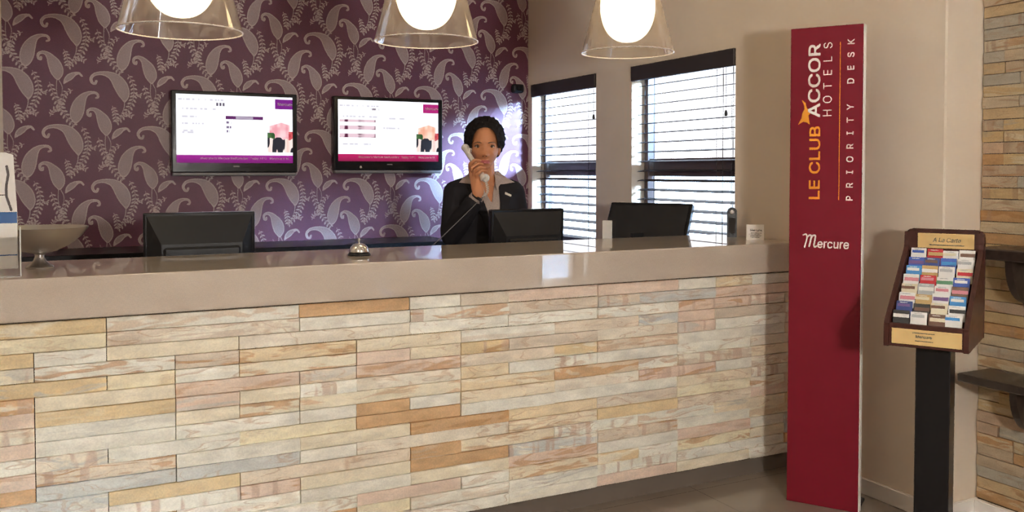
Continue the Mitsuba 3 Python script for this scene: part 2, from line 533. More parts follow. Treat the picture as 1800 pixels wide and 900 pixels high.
counter = thing('reception_counter', 'long reception desk clad in cream and ochre split stone strips', 'counter')
YF = 3.04
obj('body', bx(-.98, XR - .002, YF + .016, 3.30, .0, .895), M_joint, counter)
rows = 18
ztop, zlow = .897, .074
ph = (ztop - zlow) / rows
for r in range(rows):
    z1 = ztop - r * ph
    j = -5 + (r % 2) * 0
    x = -1.071 + (0 if r % 2 else .2)
    first = True
    while x < XR - .01:
        L = .4 if rng.random() < .68 else .2
        if rng.random() < .06:
            L = .6
        x1 = min(x + L, XR - .004)
        if XR - x1 < .05:
            x1 = XR - .004
        if x1 > -.96:
            m = stone_mesh(max(x, -.985), x1, z1 - ph, z1, rng.uniform(-.004, .007), .0155, 'y', 6 if L > .3 else 4)
            m.apply_translation([0, YF, 0])
            obj('stone', m, M_stone, counter, uv=stone_uv(m, *pick_tone()))
        x += L
# recessed row at the foot
x = -.98
while x < XR - .01:
    x1 = min(x + (.4 if rng.random() < .6 else .2), XR - .004)
    m = stone_mesh(x, x1, .002, zlow - .004, rng.uniform(-.021, -.017), .018, 'y', 5)
    m.apply_translation([0, YF, 0])
    obj('plinth_stone', m, M_stone, counter, uv=stone_uv(m, *pick_tone()))
    x = x1

# stone wall on the right
XS = 3.213
ws = struct('wall_stone', bx(XS + .016, XS + .24, 1.2, 2.45, 0, ZC), M_joint, 'brown split stone wall at the right edge, shade put into its colour', 'wall')
nrow = int(ZC / .0436)
for r in range(nrow):
    z0 = .068 + r * .0436
    if z0 + .0436 > ZC:
        break
    y = 2.290
    while y > 1.32:
        L = rng.choice([.09, .15, .21, .27, .33])
        y1 = max(y - L, 1.30)
        if y1 - 1.30 < .06:
            y1 = 1.30
        m = stone_mesh(-y, -y1, z0, z0 + .0436, rng.uniform(-.004, .006), .0155, 'x', 4 if L < .2 else 5)
        m.apply_translation([XS, 0, 0])
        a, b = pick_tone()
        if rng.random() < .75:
            a = (rng.choice([3, 9, 11, 9, 4, 6]) + .5) / len(STONE)  # darker tones picked here also carry the shade of this wall
        obj('stone', m, M_stone_shaded, ws, uv=stone_uv(m, a, b))
        y = y1

# countertop
whole('countertop', rbx(-.98, XR - .003, 3.02, 3.605, .902, 1.032, .006, 10), M_slab, 'thick polished taupe stone top on the reception desk', 'countertop', smooth=35)

# ------------------------------------------------------------------ behind the desk
desk = thing('work_desk', 'low work desk hidden behind the reception counter', 'desk')
obj('desk_top', cbx(-.25, 2.98, 3.62, 4.0, .72, .75), M_desk, desk)
for xa in (-.25, 1.3, 2.95):
    obj('leg', bx(xa, xa + .03, 3.64, 3.98, 0, .72), M_desk, desk)
cab = thing('back_cabinet', 'low black cabinet along the foot of the paisley wall', 'cabinet')
obj('carcass', cbx(-.258, 2.22, 5.22, YB - .003, 0, .885), M_cablack, cab)
obj('cabinet_top', cbx(-.258, 2.235, 5.20, YB - .003, .885, .915), M_cablack, cab)
for i in range(5):
    obj('door', cbx(-.25 + i * .494, -.25 + i * .494 + .488, 5.202, 5.219, .08, .87), M_cablack, cab)


# ------------------------------------------------------------------ televisions
def f_screen(purple):
    band = (.24, .012, .20) if purple else (.36, .008, .085)
    tag = (.17, .01, .22) if purple else (.40, .012, .16)

    def f(p, n, uv):
        x, y = uv.x, uv.y
        c = mi.Color3f(.93, .95, 1.0)

        def rect(c, x0, x1, y0, y1, k):
            on = (x > x0) & (x < x1) & (y > y0) & (y < y1)
            return dr.select(on, mi.Color3f(k), c)
        # faint rows of body text
        for i, (a, b, yy) in enumerate(((.02, .40, .925), (.05, .33, .79), (.05, .17, .675), (.05, .25, .575), (.05, .14, .47), (.05, .15, .445)) if purple else
                                       ((.02, .40, .905), (.05, .38, .73), (.05, .34, .28), (.50, .66, .71), (.42, .60, .55))):
            t = (x > a) & (x < b) & (dr.abs(y - yy) < .011) & (noise(x * 90, i * 7.0) > .4)
            c = dr.select(t, mi.Color3f(.62, .60, .68), c)
        c = rect(c, .385, .388, .15, .75, (.75, .75, .85))
        if purple:
            t = (y > .84) & (y < .885) & (x > .33) & (x < .41) & (dr.abs((x - .33) / .0267 - dr.floor((x - .33) / .0267) - .5) < .3)
            c = dr.select(t, mi.Color3f(.12, .1, .14), c)
            c = rect(c, .415, .735, .65, .695, (.11, .02, .12))
            c = rect(c, .50, .65, .655, .69, (.40, .34, .44))
            for yy in (.60, .53, .47):
                c = dr.select((x > .42) & (x < .46) & (dr.abs(y - yy) < .016) & (noise(x * 160, yy * 90) > .45), mi.Color3f(.2, .15, .25), c)
        else:
            c = dr.select((x > .32) & (x < .40) & (dr.abs(y - .855) < .014) & (noise(x * 200) > .35), mi.Color3f(.25, .2, .25), c)
            for yy, h in ((.66, .018), (.55, .03), (.42, .03)):
                on = (x > .02) & (x < .365) & (dr.abs(y - yy) < h)
                q = noise(x * 24, (y - yy) * 14 + 3)
                k = mix((.75, .55, .62), (.10, .015, .05), smoothstep(.35, .65, q))
                c = dr.select(on, k, c)
        # photograph of a pink building behind people and a hedge
        px, py = (x - .775) / .225, (y - .165) / .46
        inside = (px > 0) & (py > 0) & (py < 1)
        roof = .86 + .12 * (1 - dr.abs(px - .55) * 2.2)
        pic = mi.Color3f(.93, .94, 1.0)
        q = noise(px * 9, py * 9)
        bld = mix((.78, .30, .36), (.95, .66, .68), q) if purple else mix((.80, .36, .24), (.97, .74, .60), q)
        pic = dr.select((py < roof) & (py > .28) & (px > .08) & (px < .88), bld, pic)
        pic = dr.select((px < .16 + .14 * noise(py * 7)) & (py < .64) & (py > .2), mix((.02, .07, .02), (.10, .20, .07), q), pic)
        pic = dr.select((px > .84) & (py < .68), mix((.45, .03, .05), (.70, .15, .15), q), pic)
        low = noise(px * 8 + 3, py * 3)
        pic = dr.select(py < .40 + .1 * noise(px * 8), mix((.02, .02, .03), mix((.75, .42, .36), (.95, .85, .8), noise(px * 15, 9)), smoothstep(.50, .60, low)), pic)
        c = dr.select(inside, pic, c)
        c = rect(c, .845, 1.0, .82, .965, tag)
        c = dr.select((y < .115), mi.Color3f(band) * (.75 + .5 * smoothstep(.0, .10, y)), c)
        return c
    return f


TV_K = 0.92
scene['mat_opal_dark'] = {'type': 'diffuse', 'reflectance': rgb((.02, .02, .02))}


def television(x0, x1, z0, z1, purple, label):
    k = thing('television', label, 'television', None)
    yf = 5.592
    w, h = x1 - x0, z1 - z0
    b, bt = .026, .020
    sz0 = z0 + .078
    frame_m = man(rbx(x0, x1, yf, yf + .055, z0 + .022, z1, .006)) - man(bx(x0 + b, x1 - b, yf - .02, yf + .012, sz0, z1 - bt))
    obj('bezel', tm(frame_m), M_bezel, k, smooth=30)
    obj('speaker_bar', rbx(x0 + .004, x1 - .004, yf + .004, yf + .05, z0, z0 + .022, .008), M_grey, k, smooth=30, label='grey strip along the lower edge')
    obj('wall_mount', bx(x0 + w * .3, x1 - w * .3, yf + .055, YB - .002, z0 + .15, z1 - .1), M_black, k)
    v = np.array([[x0 + b, yf + .010, sz0], [x1 - b, yf + .010, sz0], [x1 - b, yf + .010, z1 - bt], [x0 + b, yf + .010, z1 - bt]])
    sc = obj('screen', trimesh.Trimesh(v, [[0, 1, 2], [0, 2, 3]], process=False), 'mat_opal_dark', k, uv=np.array([[0, 0], [1, 0], [1, 1], [0, 1.0]]))
    f = f_screen(purple)
    scene[sc]['emitter'] = {'type': 'area', 'radiance': mikit.proc(lambda p, n, uv: f(p, n, uv) * TV_K)}
    labels[sc] = {'label': 'lit screen with white page and ' + ('purple' if purple else 'crimson') + ' ticker band'}
    sw, sh = w - 2 * b, z1 - bt - sz0

    def put(text, hgt, fx, fy, bold=True):
        t = meshkit.text_mesh(text, hgt, .0008, bold)
        return frame(t, [x0 + b + fx * sw, yf + .0095, sz0 + fy * sh], [1, 0, 0], [0, 0, 1])
    tick = cat(put('Welcome to Mercure Bedfordview', .0125, .195, .055), put('Today 24°C', .0125, .62, .055), put('Welcome to M', .0125, .79, .055))
    tick.apply_translation([0, -.0005, 0])
    tk = obj('ticker_lettering', tick, 'mat_ticker', k, label='white lettering on the ticker band')
    tg = put('Mercure', .017, .865, .873)
    obj('logo_lettering', tg, 'mat_ticker', k, label='white name in the screen corner')
    obj('maker_mark', bx((x0 + x1) / 2 - .018, (x0 + x1) / 2 + .018, yf - .0006, yf + .002, z0 + .054, z0 + .062), M_grey, k)
    if not purple:
        obj('power_light', lathe([(0, -.003), (.007, -.003), (.008, 0), (0, 0)], 16).apply_transform(trimesh.transformations.rotation_matrix(math.pi / 2, [1, 0, 0])).apply_translation([x0 + w * .235, yf, z0 + .04]), M_silver, k)
    return k


scene['mat_ticker'] = {'type': 'twosided', 'bsdf': {'type': 'diffuse', 'reflectance': rgb((.9, .88, .9))}}
television(.600, 1.336, 1.325, 1.830, True, 'left wall television with purple ticker band on the paisley wall')
television(1.570, 2.312, 1.340, 1.832, False, 'right wall television with crimson ticker band beside the receptionist')

# small round black sensor in the corner by the blind
sen = thing('wall_sensor', 'small round black device in the wall corner beside the left blind', 'sensor')
obj('housing', rbx(2.862, 2.952, YB - .05, YB, 1.905, 1.968, .018), M_black, sen, smooth=40)
obj('lens', frame(lathe([(0, 0), (.020, 0), (.020, .012), (.012, .012), (.009, .006), (0, .006)], 24), [2.907, YB - .05, 1.937], [1, 0, 0], [0, 0, 1]), M_gloss, sen, smooth=30)


# ------------------------------------------------------------------ venetian blinds
def blind(y0, y1, label, tassel):
    k = thing('venetian_blind', label, 'blind', None)
    xc = XR + .045                                          # centre line of the slats, inside the recess
    hw = .031
    gap_far = .040
    a, b = y0 + .006, y1 - gap_far
    obj('valance', cbx(XR - .012, XR + .012, y0 + .002, y1 - .002, WZ1 - .088, WZ1 - .002, .003), M_slat, k, label='black box valance across the top')
    obj('head_rail', bx(XR + .018, XR + .075, y0 + .004, y1 - .004, WZ1 - .062, WZ1 - .004), M_slat, k)
    n = 18
    pitch = .0545
    ztop = WZ1 - .118
    ang = -8
    for i in range(n):
        z = ztop - i * pitch
        prof = [(-hw, -.0015), (0, .0005), (hw, -.0015), (hw, .0012), (0, .0032), (-hw, .0012)]
        m = extr(Polygon(prof), b - a)                       # x across, y up, z along
        m = frame(m, [0, 0, 0], [1, 0, 0], [0, 0, 1])       # extrusion runs to -y
        m.apply_translation([0, b, 0])
        m = rot(m, ang, [0, 1, 0])
        m.apply_translation([xc, 0, z])
        obj('slat', m, M_slat, k)
    zb = ztop - n * pitch
    obj('bottom_rail', cbx(xc - .028, xc + .028, a, b, zb - .012, zb + .010, .003), M_slat, k)
    for yc in (a + .10, b - .075):
        for dx in (-.033, .033):
            obj('ladder_cord', tube([(xc + dx, yc, zb), (xc + dx, yc, WZ1 - .07)], .0016, 5), M_cordm, k)
    for yc, zt in tassel:
        obj('pull_cord', tube([(XR + .004, yc, zt), (XR + .004, yc, WZ1 - .085)], .0011, 5), M_cordm, k)
        obj('tassel', lathe([(0, -.030), (.0075, -.028), (.0085, -.015), (.004, 0), (0, .001)], 14, XR + .004, yc, zt), M_black, k, smooth=40)


blind(*W[0], 'dark venetian blind on the window beside the paisley wall', [(4.80, 1.71)])
blind(*W[1], 'dark venetian blind on the window nearest the red sign', [(3.55, 1.66), (3.505, 1.14), (3.62, 1.02)])


# ------------------------------------------------------------------ pendant lamps
scene['mat_shade'] = {'type': 'blendbsdf', 'weight': .065, 'a': {'type': 'thindielectric', 'int_ior': 2.0, 'specular_transmittance': rgb((.95, .89, .83))}, 'b': {'type': 'twosided', 'bsdf': {'type': 'diffuse', 'reflectance': rgb((.80, .70, .58))}}}
M_rim = pri('glass_rim', (.80, .74, .70), .15)
scene['mat_opal'] = {'type': 'diffuse', 'reflectance': rgb((.8, .75, .65))}


def pendant(x, y, z, label):
    k = thing('pendant_lamp', label, 'lamp')
    H, R, rt, th = .50, .200, .068, .0035
    prof = [(R - th, .004), (R - th / 2, 0), (R, .004), (rt, H), (rt - th, H), (R - th, .004)]
    gs = obj('glass_shade', lathe([(R - .001, .001), (rt, H)], 96, x, y, z), 'mat_shade', k, smooth=50, label='clear cone of glass')
    a_ = np.linspace(0, 2 * np.pi, 96, endpoint=False)
    obj('rim', tube(np.stack([x + (R - .001) * np.cos(a_), y + (R - .001) * np.sin(a_), z + 0 * a_], 1), .0024, 8, closed=True), M_rim, gs, smooth=60, label='pale rim of the glass')
    prof = []
    for t in np.linspace(0, 1, 22):
        prof.append((.118 * math.sin(t * math.pi / 2) ** .85, .045 + .24 * (1 - math.cos(t * math.pi / 2)) * .62))
    prof += [(.116, .24), (.108, .30), (.088, .36), (.055, .40), (0, .40)]
    d = obj('diffuser', lathe(prof, 48, x, y, z), 'mat_opal', k, smooth=40, label='glowing opal glass bulb cover')
    scene[d]['emitter'] = {'type': 'area', 'radiance': rgb(PENDANT_RADIANCE)}
    obj('cap', lathe([(0, H - .06), (.03, H - .06), (.07, H - .002), (.074, H + .01), (.05, H + .03), (.02, H + .06), (0, H + .06)], 36, x, y, z), M_hanger, k, smooth=35)
    obj('cord', tube([(x, y, z + H + .05), (x, y, ZC - .02)], .003, 8), M_black, k)
    obj('ceiling_rose', lathe([(0, -.03), (.04, -.028), (.055, -.001), (0, -.001)], 32, x, y, ZC), M_hanger, k, smooth=35)


pendant(.376, 3.19, 1.820, 'leftmost of three glass cone pendant lamps hanging over the desk')
pendant(1.278, 3.25, 1.853, 'middle glass cone pendant lamp hanging above the right television')
pendant(2.215, 3.258, 1.866, 'rightmost glass cone pendant lamp hanging before the larger window')

# ------------------------------------------------------------------ added fill lights and flash stand-in, outside the picture
for i, (x, y) in enumerate(((-.2, .9), (1.6, .6), (-.2, -1.2), (2.2, -1.2))):  # unseen lights added to brighten the lobby side of the desk
    k = thing('added_fill_light', 'added square fill light under the lobby ceiling outside the picture', 'ceiling light', 'added square fill lights under the ceiling')
    s = .30
    fr = man(bx(x - s - .02, x + s + .02, y - s - .02, y + s + .02, ZC - .035, ZC - .001)) - man(bx(x - s, x + s, y - s, y + s, ZC - .06, ZC - .015))
    obj('frame', tm(fr), M_white, k)
    v = np.array([[x - s, y - s, ZC - .028], [x - s, y + s, ZC - .028], [x + s, y + s, ZC - .028], [x + s, y - s, ZC - .028]])
    d = obj('diffuser', trimesh.Trimesh(v, [[0, 1, 2], [0, 2, 3]], process=False), 'mat_opal', k)
    scene[d]['emitter'] = {'type': 'area', 'radiance': rgb(np.array(FILL_RADIANCE) * (1.0 if y < 3 else .55))}
k = thing('flash_lamp', 'added globe lamp outside the picture standing in for a camera flash', 'lamp')  # added flash-like key light, given a stand and a globe
LX, LY, LZ = 1.02, -.45, 1.46
obj('base', lathe([(0, 0), (.15, 0), (.15, .012), (.03, .03), (0, .03)], 32, LX, LY, 0), M_black, k, smooth=30)
obj('pole', tube([(LX, LY, .025), (LX, LY, LZ - .075)], .010, 12), M_black, k, smooth=40)
g = trimesh.creation.icosphere(subdivisions=3, radius=.080); g.apply_translation([LX, LY, LZ])
d = obj('globe', g, 'mat_opal', k, smooth=True)
scene[d]['emitter'] = {'type': 'area', 'radiance': rgb(FLASH_RADIANCE)}


# ------------------------------------------------------------------ monitors
def monitor(cx, cy, top, w, h, yaw, tilt, label, hump=True, screen_to_front=False, fat=.05):
    """local frame: back looks to -y (towards the counter); built upright about its lower edge, tilted, turned, moved"""
    k = thing('computer_monitor', label, 'monitor')
    parts = [('housing', rbx(-w / 2, w / 2, -.012, .022, 0, h, .006), M_bezel)]
    if hump:
        pts = [(-w / 2 + .012, -.012, h - .012), (w / 2 - .012, -.012, h - .012), (-w / 2 + .012, -.012, .02), (w / 2 - .012, -.012, .02),
               (-w * .36, -.012 - fat, h * .60), (w * .36, -.012 - fat, h * .60), (-w * .36, -.012 - fat, .05), (w * .36, -.012 - fat, .05)]
        parts.append(('back_cover', tm(Manifold.hull_points(np.array(pts, np.float32))), M_black))
        parts.append(('vent_panel', cbx(-w * .34, w * .34, -.012 - fat - .016, -.012 - fat + .004, .06, h * .56, .008), M_black))
        parts.append(('screen', bx(-w / 2 + .018, w / 2 - .018, .0205, .0235, .022, h - .018), M_gloss))
    else:
        parts.append(('screen', bx(-w / 2 + .016, w / 2 - .016, -.0135, -.010, .022, h - .016), M_gloss))
        parts.append(('back_cover', rbx(-w * .3, w * .3, .02, .06, .05, h * .8, .012), M_grey))
    M = trimesh.transformations.rotation_matrix(math.radians(tilt), [1, 0, 0])
    M = trimesh.transformations.rotation_matrix(math.radians(yaw), [0, 0, 1]) @ M
    M[:3, 3] = [cx, cy, top - h * math.cos(math.radians(tilt))]
    for n_, m, b_ in parts:
        m.apply_transform(M)
        obj(n_, m, b_, k, smooth=30 if n_ in ('housing',) else False)
    zc = top - h * .55
    obj('stand', tm(Manifold.hull_points(np.vstack([bx(cx - .035, cx + .035, cy + (-.01 if hump else .02), cy + .035, zc, zc + .02).vertices,
                                                   bx(cx - .045, cx + .045, cy + .0, cy + .045, .757, .762).vertices]).astype(np.float32))), M_black, k)
    obj('base', cbx(cx - .11, cx + .11, cy - .07, cy + .10, .751, .766, .004), M_black, k)
    return k


monitor(.512, 3.80, 1.187, .428, .300, 0, 2, 'black flat monitor seen from behind at the left of the desk')
monitor(2.005, 3.80, 1.172, .392, .300, 0, 2, 'black monitor seen from behind in front of the receptionist')
monitor(2.700, 3.85, 1.18, .47, .31, -60, -28, 'black leaning monitor before the larger window at the right', hump=False)

# ------------------------------------------------------------------ things on the countertop
ZT = 1.0325
k = thing('service_bell', 'small silver call bell standing on the middle of the countertop', 'bell')
bxx, byy = 1.02, 3.296
obj('base', lathe([(0, 0), (.043, 0), (.044, .004), (.040, .009), (.034, .011), (0, .011)], 40, bxx, byy, ZT), M_black, k, smooth=30, label='black base ring')
obj('dome', lathe([(.037, .012), (.0385, .0135), (.037, .020), (.032, .032), (.023, .041), (.012, .0455), (0, .047), (0, .044), (.030, .028), (.035, .013), (.037, .012)], 40, bxx, byy, ZT), M_chrome, k, smooth=35)
obj('plunger', lathe([(0, .044), (.0035, .046), (.0035, .057), (.005, .058), (.005, .062), (.002, .065), (0, .065)], 16, bxx, byy, ZT), M_chrome, k, smooth=35)

k = thing('pedestal_bowl', 'wide pewter bowl on a pedestal foot at the left end of the countertop', 'bowl')
bx_, by_ = -.056, 3.335
obj('foot', lathe([(0, 0), (.042, 0), (.043, .004), (.040, .008), (.030, .014), (.020, .024), (.0145, .036), (.0145, .044), (.018, .050), (0, .050)], 48, bx_, by_, ZT), M_pewter, k, smooth=30)
obj('bowl', lathe([(0, .048), (.020, .049), (.050, .056), (.090, .075), (.125, .103), (.148, .133), (.149, .1355), (.147, .136), (.122, .107), (.088, .080), (.048, .061), (0, .056)], 64, bx_, by_, ZT), M_pewter, k, smooth=30)

k = thing('leaflet_holder', 'clear acrylic leaflet stand at the left edge of the countertop', 'leaflet holder')
lx0, lx1, ly = -.272, -.108, 3.115
obj('back_plate', bx(lx0 - .003, lx1 + .003, ly, ly + .003, ZT + .002, ZT + .20), 'mat_glass', k)
obj('front_plate', bx(lx0 - .003, lx1 + .003, ly - .022, ly - .019, ZT + .002, ZT + .12), 'mat_glass', k)
obj('side_plate', bx(lx1 + .0032, lx1 + .0062, ly - .024, ly + .004, ZT + .002, ZT + .15), M_acrylic_edge, k, label='bright acrylic side edge')
obj('foot', cbx(lx0 - .003, lx1 + .006, ly - .030, ly + .03, ZT - .0005, ZT + .0015, .0005), M_acrylic_edge, k)
k = thing('leaflet', 'white leaflet with a blue band standing in the acrylic holder', 'leaflet')
ly -= .012
lp = Polygon([(lx0, 0), (lx1 - .002, 0), (lx1 - .002, .175), (lx1 - .010, .345), (lx1 - .03, .352), (lx0, .352)])
obj('sheet', frame(extr(lp, .002), [0, ly + .001, ZT + .024], [1, 0, 0], [0, 0, 1]), M_paper, k)


def lpr(poly, mat, name, lab):
    obj(name, frame(extr(poly, .0006), [0, ly - .001, ZT + .024], [1, 0, 0], [0, 0, 1]), mat, k, label=lab)


M_blue = pri('print_blue', (.035, .11, .30), .5)
lpr(sbox(lx0 + .001, .138, lx1 - .003, .172), M_blue, 'blue_band', 'blue printed band')
lpr(sbox(lx0 + .001, .040, lx1 - .003, .043), M_blue, 'blue_line', 'thin blue printed line')
lpr(LineString([(lx1 - .028, .31), (lx1 - .024, .285), (lx1 - .030, .25), (lx1 - .030, .22), (lx1 - .018, .178)]).buffer(.0035), M_ink_dark, 'curved_stroke', 'dark curved printed stroke')
lpr(sbox(lx0 + .001, .222, lx1 - .034, .225), M_ink_dark, 'grey_line', 'thin dark printed line')

k = thing('cordless_handset', 'black upright handset with silver button near the right end of the countertop', 'phone')
px_, py_ = 2.925, 3.40
pr = LineString([(0, 0), (0, .122)]).buffer(.023, quad_segs=8).intersection(sbox(-.05, -.0, .05, .2))
m = extr(pr, .024); m.apply_translation([0, 0, -.012])
HU = np.array([.80, -.60, 0])
obj('body', frame(m, [px_, py_, ZT], HU, [0, 0, 1]), M_black, k)
obj('earpiece', frame(lathe([(0, 0), (.0105, 0), (.0105, .002), (.006, .0035), (0, .0035)], 24), np.array([px_, py_, ZT + .122]) + np.array([-.60, -.80, 0]) * .0122, HU, [0, 0, 1]), M_silver, k, smooth=30, label='round silver button')
obj('keypad', frame(cbx(-.016, .016, .02, .095, 0, .002, .0006), np.array([px_, py_, ZT]) + np.array([-.60, -.80, 0]) * .0118, HU, [0, 0, 1]), M_gloss, k)

k = thing('tent_card', 'small folded cream card standing at the right end of the countertop', 'card')
pts = Polygon([(-.028, 0), (-.026, 0), (.004, .068), (.030, 0), (.032, 0), (.006, .0705), (.002, .0705)])
m = extr(pts, .080)                                          # section in x,y; length along z
M = np.eye(4)
tu = np.array([.76, -.65, 0]); tn = np.array([.65, .76, 0])
M[:3, 0], M[:3, 1], M[:3, 2] = tn, [0, 0, 1], -tu
M[:3, 2] = np.cross(M[:3, 0], M[:3, 1])
M[:3, 3] = np.array([2.905, 3.215, ZT]) - M[:3, 2] * .040
m.apply_transform(M)
obj('card', m, M_paper, k)
cu = -M[:3, 2] if (M[:3, 2] @ [.892, -.452, 0]) < 0 else M[:3, 2]
cv = np.array([.030 * tn[0], .030 * tn[1], .0695]); cv /= np.linalg.norm(cv)
cn = np.cross(cu, cv)
co = np.array([2.905, 3.215, ZT]) - tn * .0284
ink = cat(*[frame(bx(a, b, z, z + .0022, 0, .0008), co, cu, cv) for a, b, z in ((-.02, .03, .034), (-.028, .022, .027), (-.024, .026, .020), (-.02, .02, .013))])
obj('printed_lines', ink, M_ink_dark, k)
obj('printed_mark', frame(meshkit.text_mesh('Mercure', .010, .0008, True), co + cu * -.024 + cv * .044, cu, cv), M_ink_dark, k)
whole('document_file', frame(cbx(0, .05, 0, .352, 0, .012, .001), [2.475, 3.86, .7505], [.80, -.60, 0], [0, 0, 1]), M_paper, 'narrow cream file standing upright behind the leaning monitor at its left edge', 'file')

# ------------------------------------------------------------------ red standing sign
k = thing('standing_sign', 'tall dark red standing sign with white edge at the end of the desk', 'sign')
SO = np.array([2.656, 2.740, 0]); SU = np.array([.149, -.234, 0]); SW = np.linalg.norm(SU); SU /= SW
SN = np.array([SU[1], -SU[0], 0]); SH = 1.927
obj('panel', frame(cbx(0, SW, .0, SH, -.040, 0, .002), SO, SU, [0, 0, 1]), M_red, k)
obj('edge_strip', frame(cbx(SW + .0002, SW + .0042, .0, SH, -.042, .001, .001), SO, SU, [0, 0, 1]), M_sedge, k, label='white edge strip along the right side')
obj('foot_plate', frame(cbx(.0, SW, .0, .012, -.16, -.042, .003), SO, SU, [0, 0, 1]), M_black, k)


def sign_up(text, hgt, u, v0, v1, bold, mat, name, lab, spread=None):
    """reads upwards; baseline at u, from v0 to v1"""
    if spread is None:
        t = meshkit.text_mesh(text, hgt, .0012, bold)
        w0, w1 = t.bounds[0][0], t.bounds[1][0]
        t.apply_translation([-w0, 0, 0]); t.apply_scale([(v1 - v0) / (w1 - w0), 1, 1])
    else:
        ts = []
        n = len(text) - 1
        for i, c in enumerate(text):
            if c == ' ':
                continue
            t = meshkit.text_mesh(c, hgt, .0012, bold)
            w0, w1 = t.bounds[0][0], t.bounds[1][0]
            t.apply_translation([-(w0 + w1) / 2 + spread / 2 + (v1 - v0 - spread) * i / n, 0, 0])
            obj('letter', frame(t, SO + SU * u + np.array([0, 0, v0]) - SN * .0002, [0, 0, 1], -SU), mat, k)
        return
    obj(name, frame(t, SO + SU * u + np.array([0, 0, v0]) - SN * .0002, [0, 0, 1], -SU), mat, k, label=lab)


sign_up('LE CLUB', .040, .1175, 1.240, 1.532, True, M_ink_orange, 'lettering', 'orange lettering LE CLUB')
sign_up('ACCOR', .044, .1150, 1.567, 1.860, True, M_ink_white, 'lettering', 'bold white lettering ACCOR')
sign_up('HOTELS', .033, .1610, 1.569, 1.866, False, M_ink_white, 'lettering', 'thin white lettering HOTELS', spread=.030)
sign_up('PRIORITY DESK', .025, .2440, 1.236, 1.870, True, M_ink_white, 'lettering', 'small spaced white lettering PRIORITY DESK', spread=.020)
obj('rule_line', frame(bx(.1905, .1932, 1.238, 1.862, -.0002, .0010), SO, SU, [0, 0, 1]), M_ink_orange, k, label='thin orange line')
bird = Polygon([(.033, 1.541), (.046, 1.566), (.050, 1.588), (.058, 1.602), (.055, 1.620), (.047, 1.637), (.059, 1.627), (.064, 1.608), (.072, 1.594), (.0785, 1.583), (.071, 1.578), (.074, 1.556), (.077, 1.541), (.066, 1.549), (.052, 1.553)])
obj('bird_emblem', frame(extr(bird.buffer(.001), .0012), SO - SN * .0002, SU, [0, 0, 1]), M_ink_orange, k, label='small orange flying bird emblem')
merc = meshkit.text_mesh('ercure', .040, .0012, True)
merc.apply_translation([-merc.bounds[0][0], 0, 0])
merc.apply_scale([.121 / merc.extents[0], .034 / .040, 1])
mm_ = [LineString(catmull(q, 6)).buffer(r) for q, r in (
    ([(-.004, .049), (.004, .053), (.010, .046), (.010, .030), (.004, .0)], .0030), ([(.012, .040), (.020, .049), (.027, .047), (.026, .030), (.022, .004)], .0034),
    ([(.028, .040), (.036, .049), (.043, .046), (.042, .026), (.040, .010), (.044, .002), (.050, .006)], .0034))]
msh = cat(*[extr(g_, .0012) for g_ in [unary_union(mm_)]])
merc.apply_translation([.053, 0, 0])
mt = cat(msh, merc)
mt.vertices[:, 0] += mt.vertices[:, 1] * .06
obj('lettering', frame(mt, SO + SU * .058 + np.array([0, 0, 1.046]) - SN * .0002, SU, [0, 0, 1]), M_ink_white, k, label='white lettering Mercure')

# ------------------------------------------------------------------ business card stand
k = thing('card_stand', 'dark mahogany business card rack on a square black post', 'display stand')
RO = np.array([2.507, 2.139, 0]); RE = np.array([.477, -.879, 0]); RE /= np.linalg.norm(RE); RB = np.array([-RE[1], RE[0], 0])
RW, RD, RZ = .262, .362, .758


def rk(m):
    """local: x along the front, y to the back, z up"""
    return frame(m, RO, RE, RB)


obj('post', rk(cbx(.082, .192, .11, .215, .012, RZ + .006, .003)), M_cablack, k, label='square black post')
obj('base', rk(cbx(-.01, .272, .03, .33, 0, .014, .004)), M_cablack, k)
side = Polygon([(0, RZ), (RD, RZ), (RD, 1.118), (RD - .012, 1.130), (.325, 1.130), (.318, 1.075), (.012, .848), (0, .836)])
for x0 in (0, RW - .016):
    m = extr(side, .016)
    m = frame(m, [x0 + .0, 0, 0], [0, 1, 0], [0, 0, 1])      # section in y,z, thickness along x
    obj('side_panel', rk(m), M_mahog, k)
bk = Polygon([(-.001, RZ), (RW + .001, RZ), (RW + .001, 1.118), (RW - .010, 1.136), (RW - .022, 1.141), (.022, 1.141), (.010, 1.136), (-.001, 1.118)])
m = extr(bk, .022); m = frame(m, [0, RD + .001, 0], [1, 0, 0], [0, 0, 1])
obj('back_board', rk(m), M_mahog, k)
hd = Polygon([(.016, 1.062), (RW - .016, 1.062), (RW - .016, 1.136), (.016, 1.136)])
m = extr(hd, .020); m = frame(m, [0, RD - .020, 0], [1, 0, 0], [0, 0, 1])
obj('header_board', rk(m), M_mahog, k)
obj('front_panel', rk(cbx(.016, RW - .016, .0, .014, RZ + .002, .838, .002)), M_mahog, k)
obj('bottom_board', rk(bx(.016, RW - .016, .014, RD - .02, RZ, RZ + .012)), M_mahog, k)
pl = obj('top_plaque', rk(cbx(.046, RW - .030, RD - .0425, RD - .0395, 1.073, 1.127, .0006)), M_brass, k, label='brass plaque across the top')
pf = obj('front_plaque', rk(cbx(.026, RW - .020, -.0025, .0005, .770, .822, .0006)), M_brass, k, label='brass plaque across the front')


def plaque_text(text, hgt, xc, y, z, par, italic=0.0, bold=False, width=None):
    t = meshkit.text_mesh(text, hgt, .0006, bold)
    t.vertices[:, 0] += t.vertices[:, 1] * italic
    if width:
        t.apply_scale([width / t.extents[0], 1, 1])
    t.apply_translation([-t.bounds.mean(0)[0], 0, 0])
    t = frame(t, [xc, y, z], [1, 0, 0], [0, 0, 1])
    obj('lettering', rk(t), M_ink_dark, par)


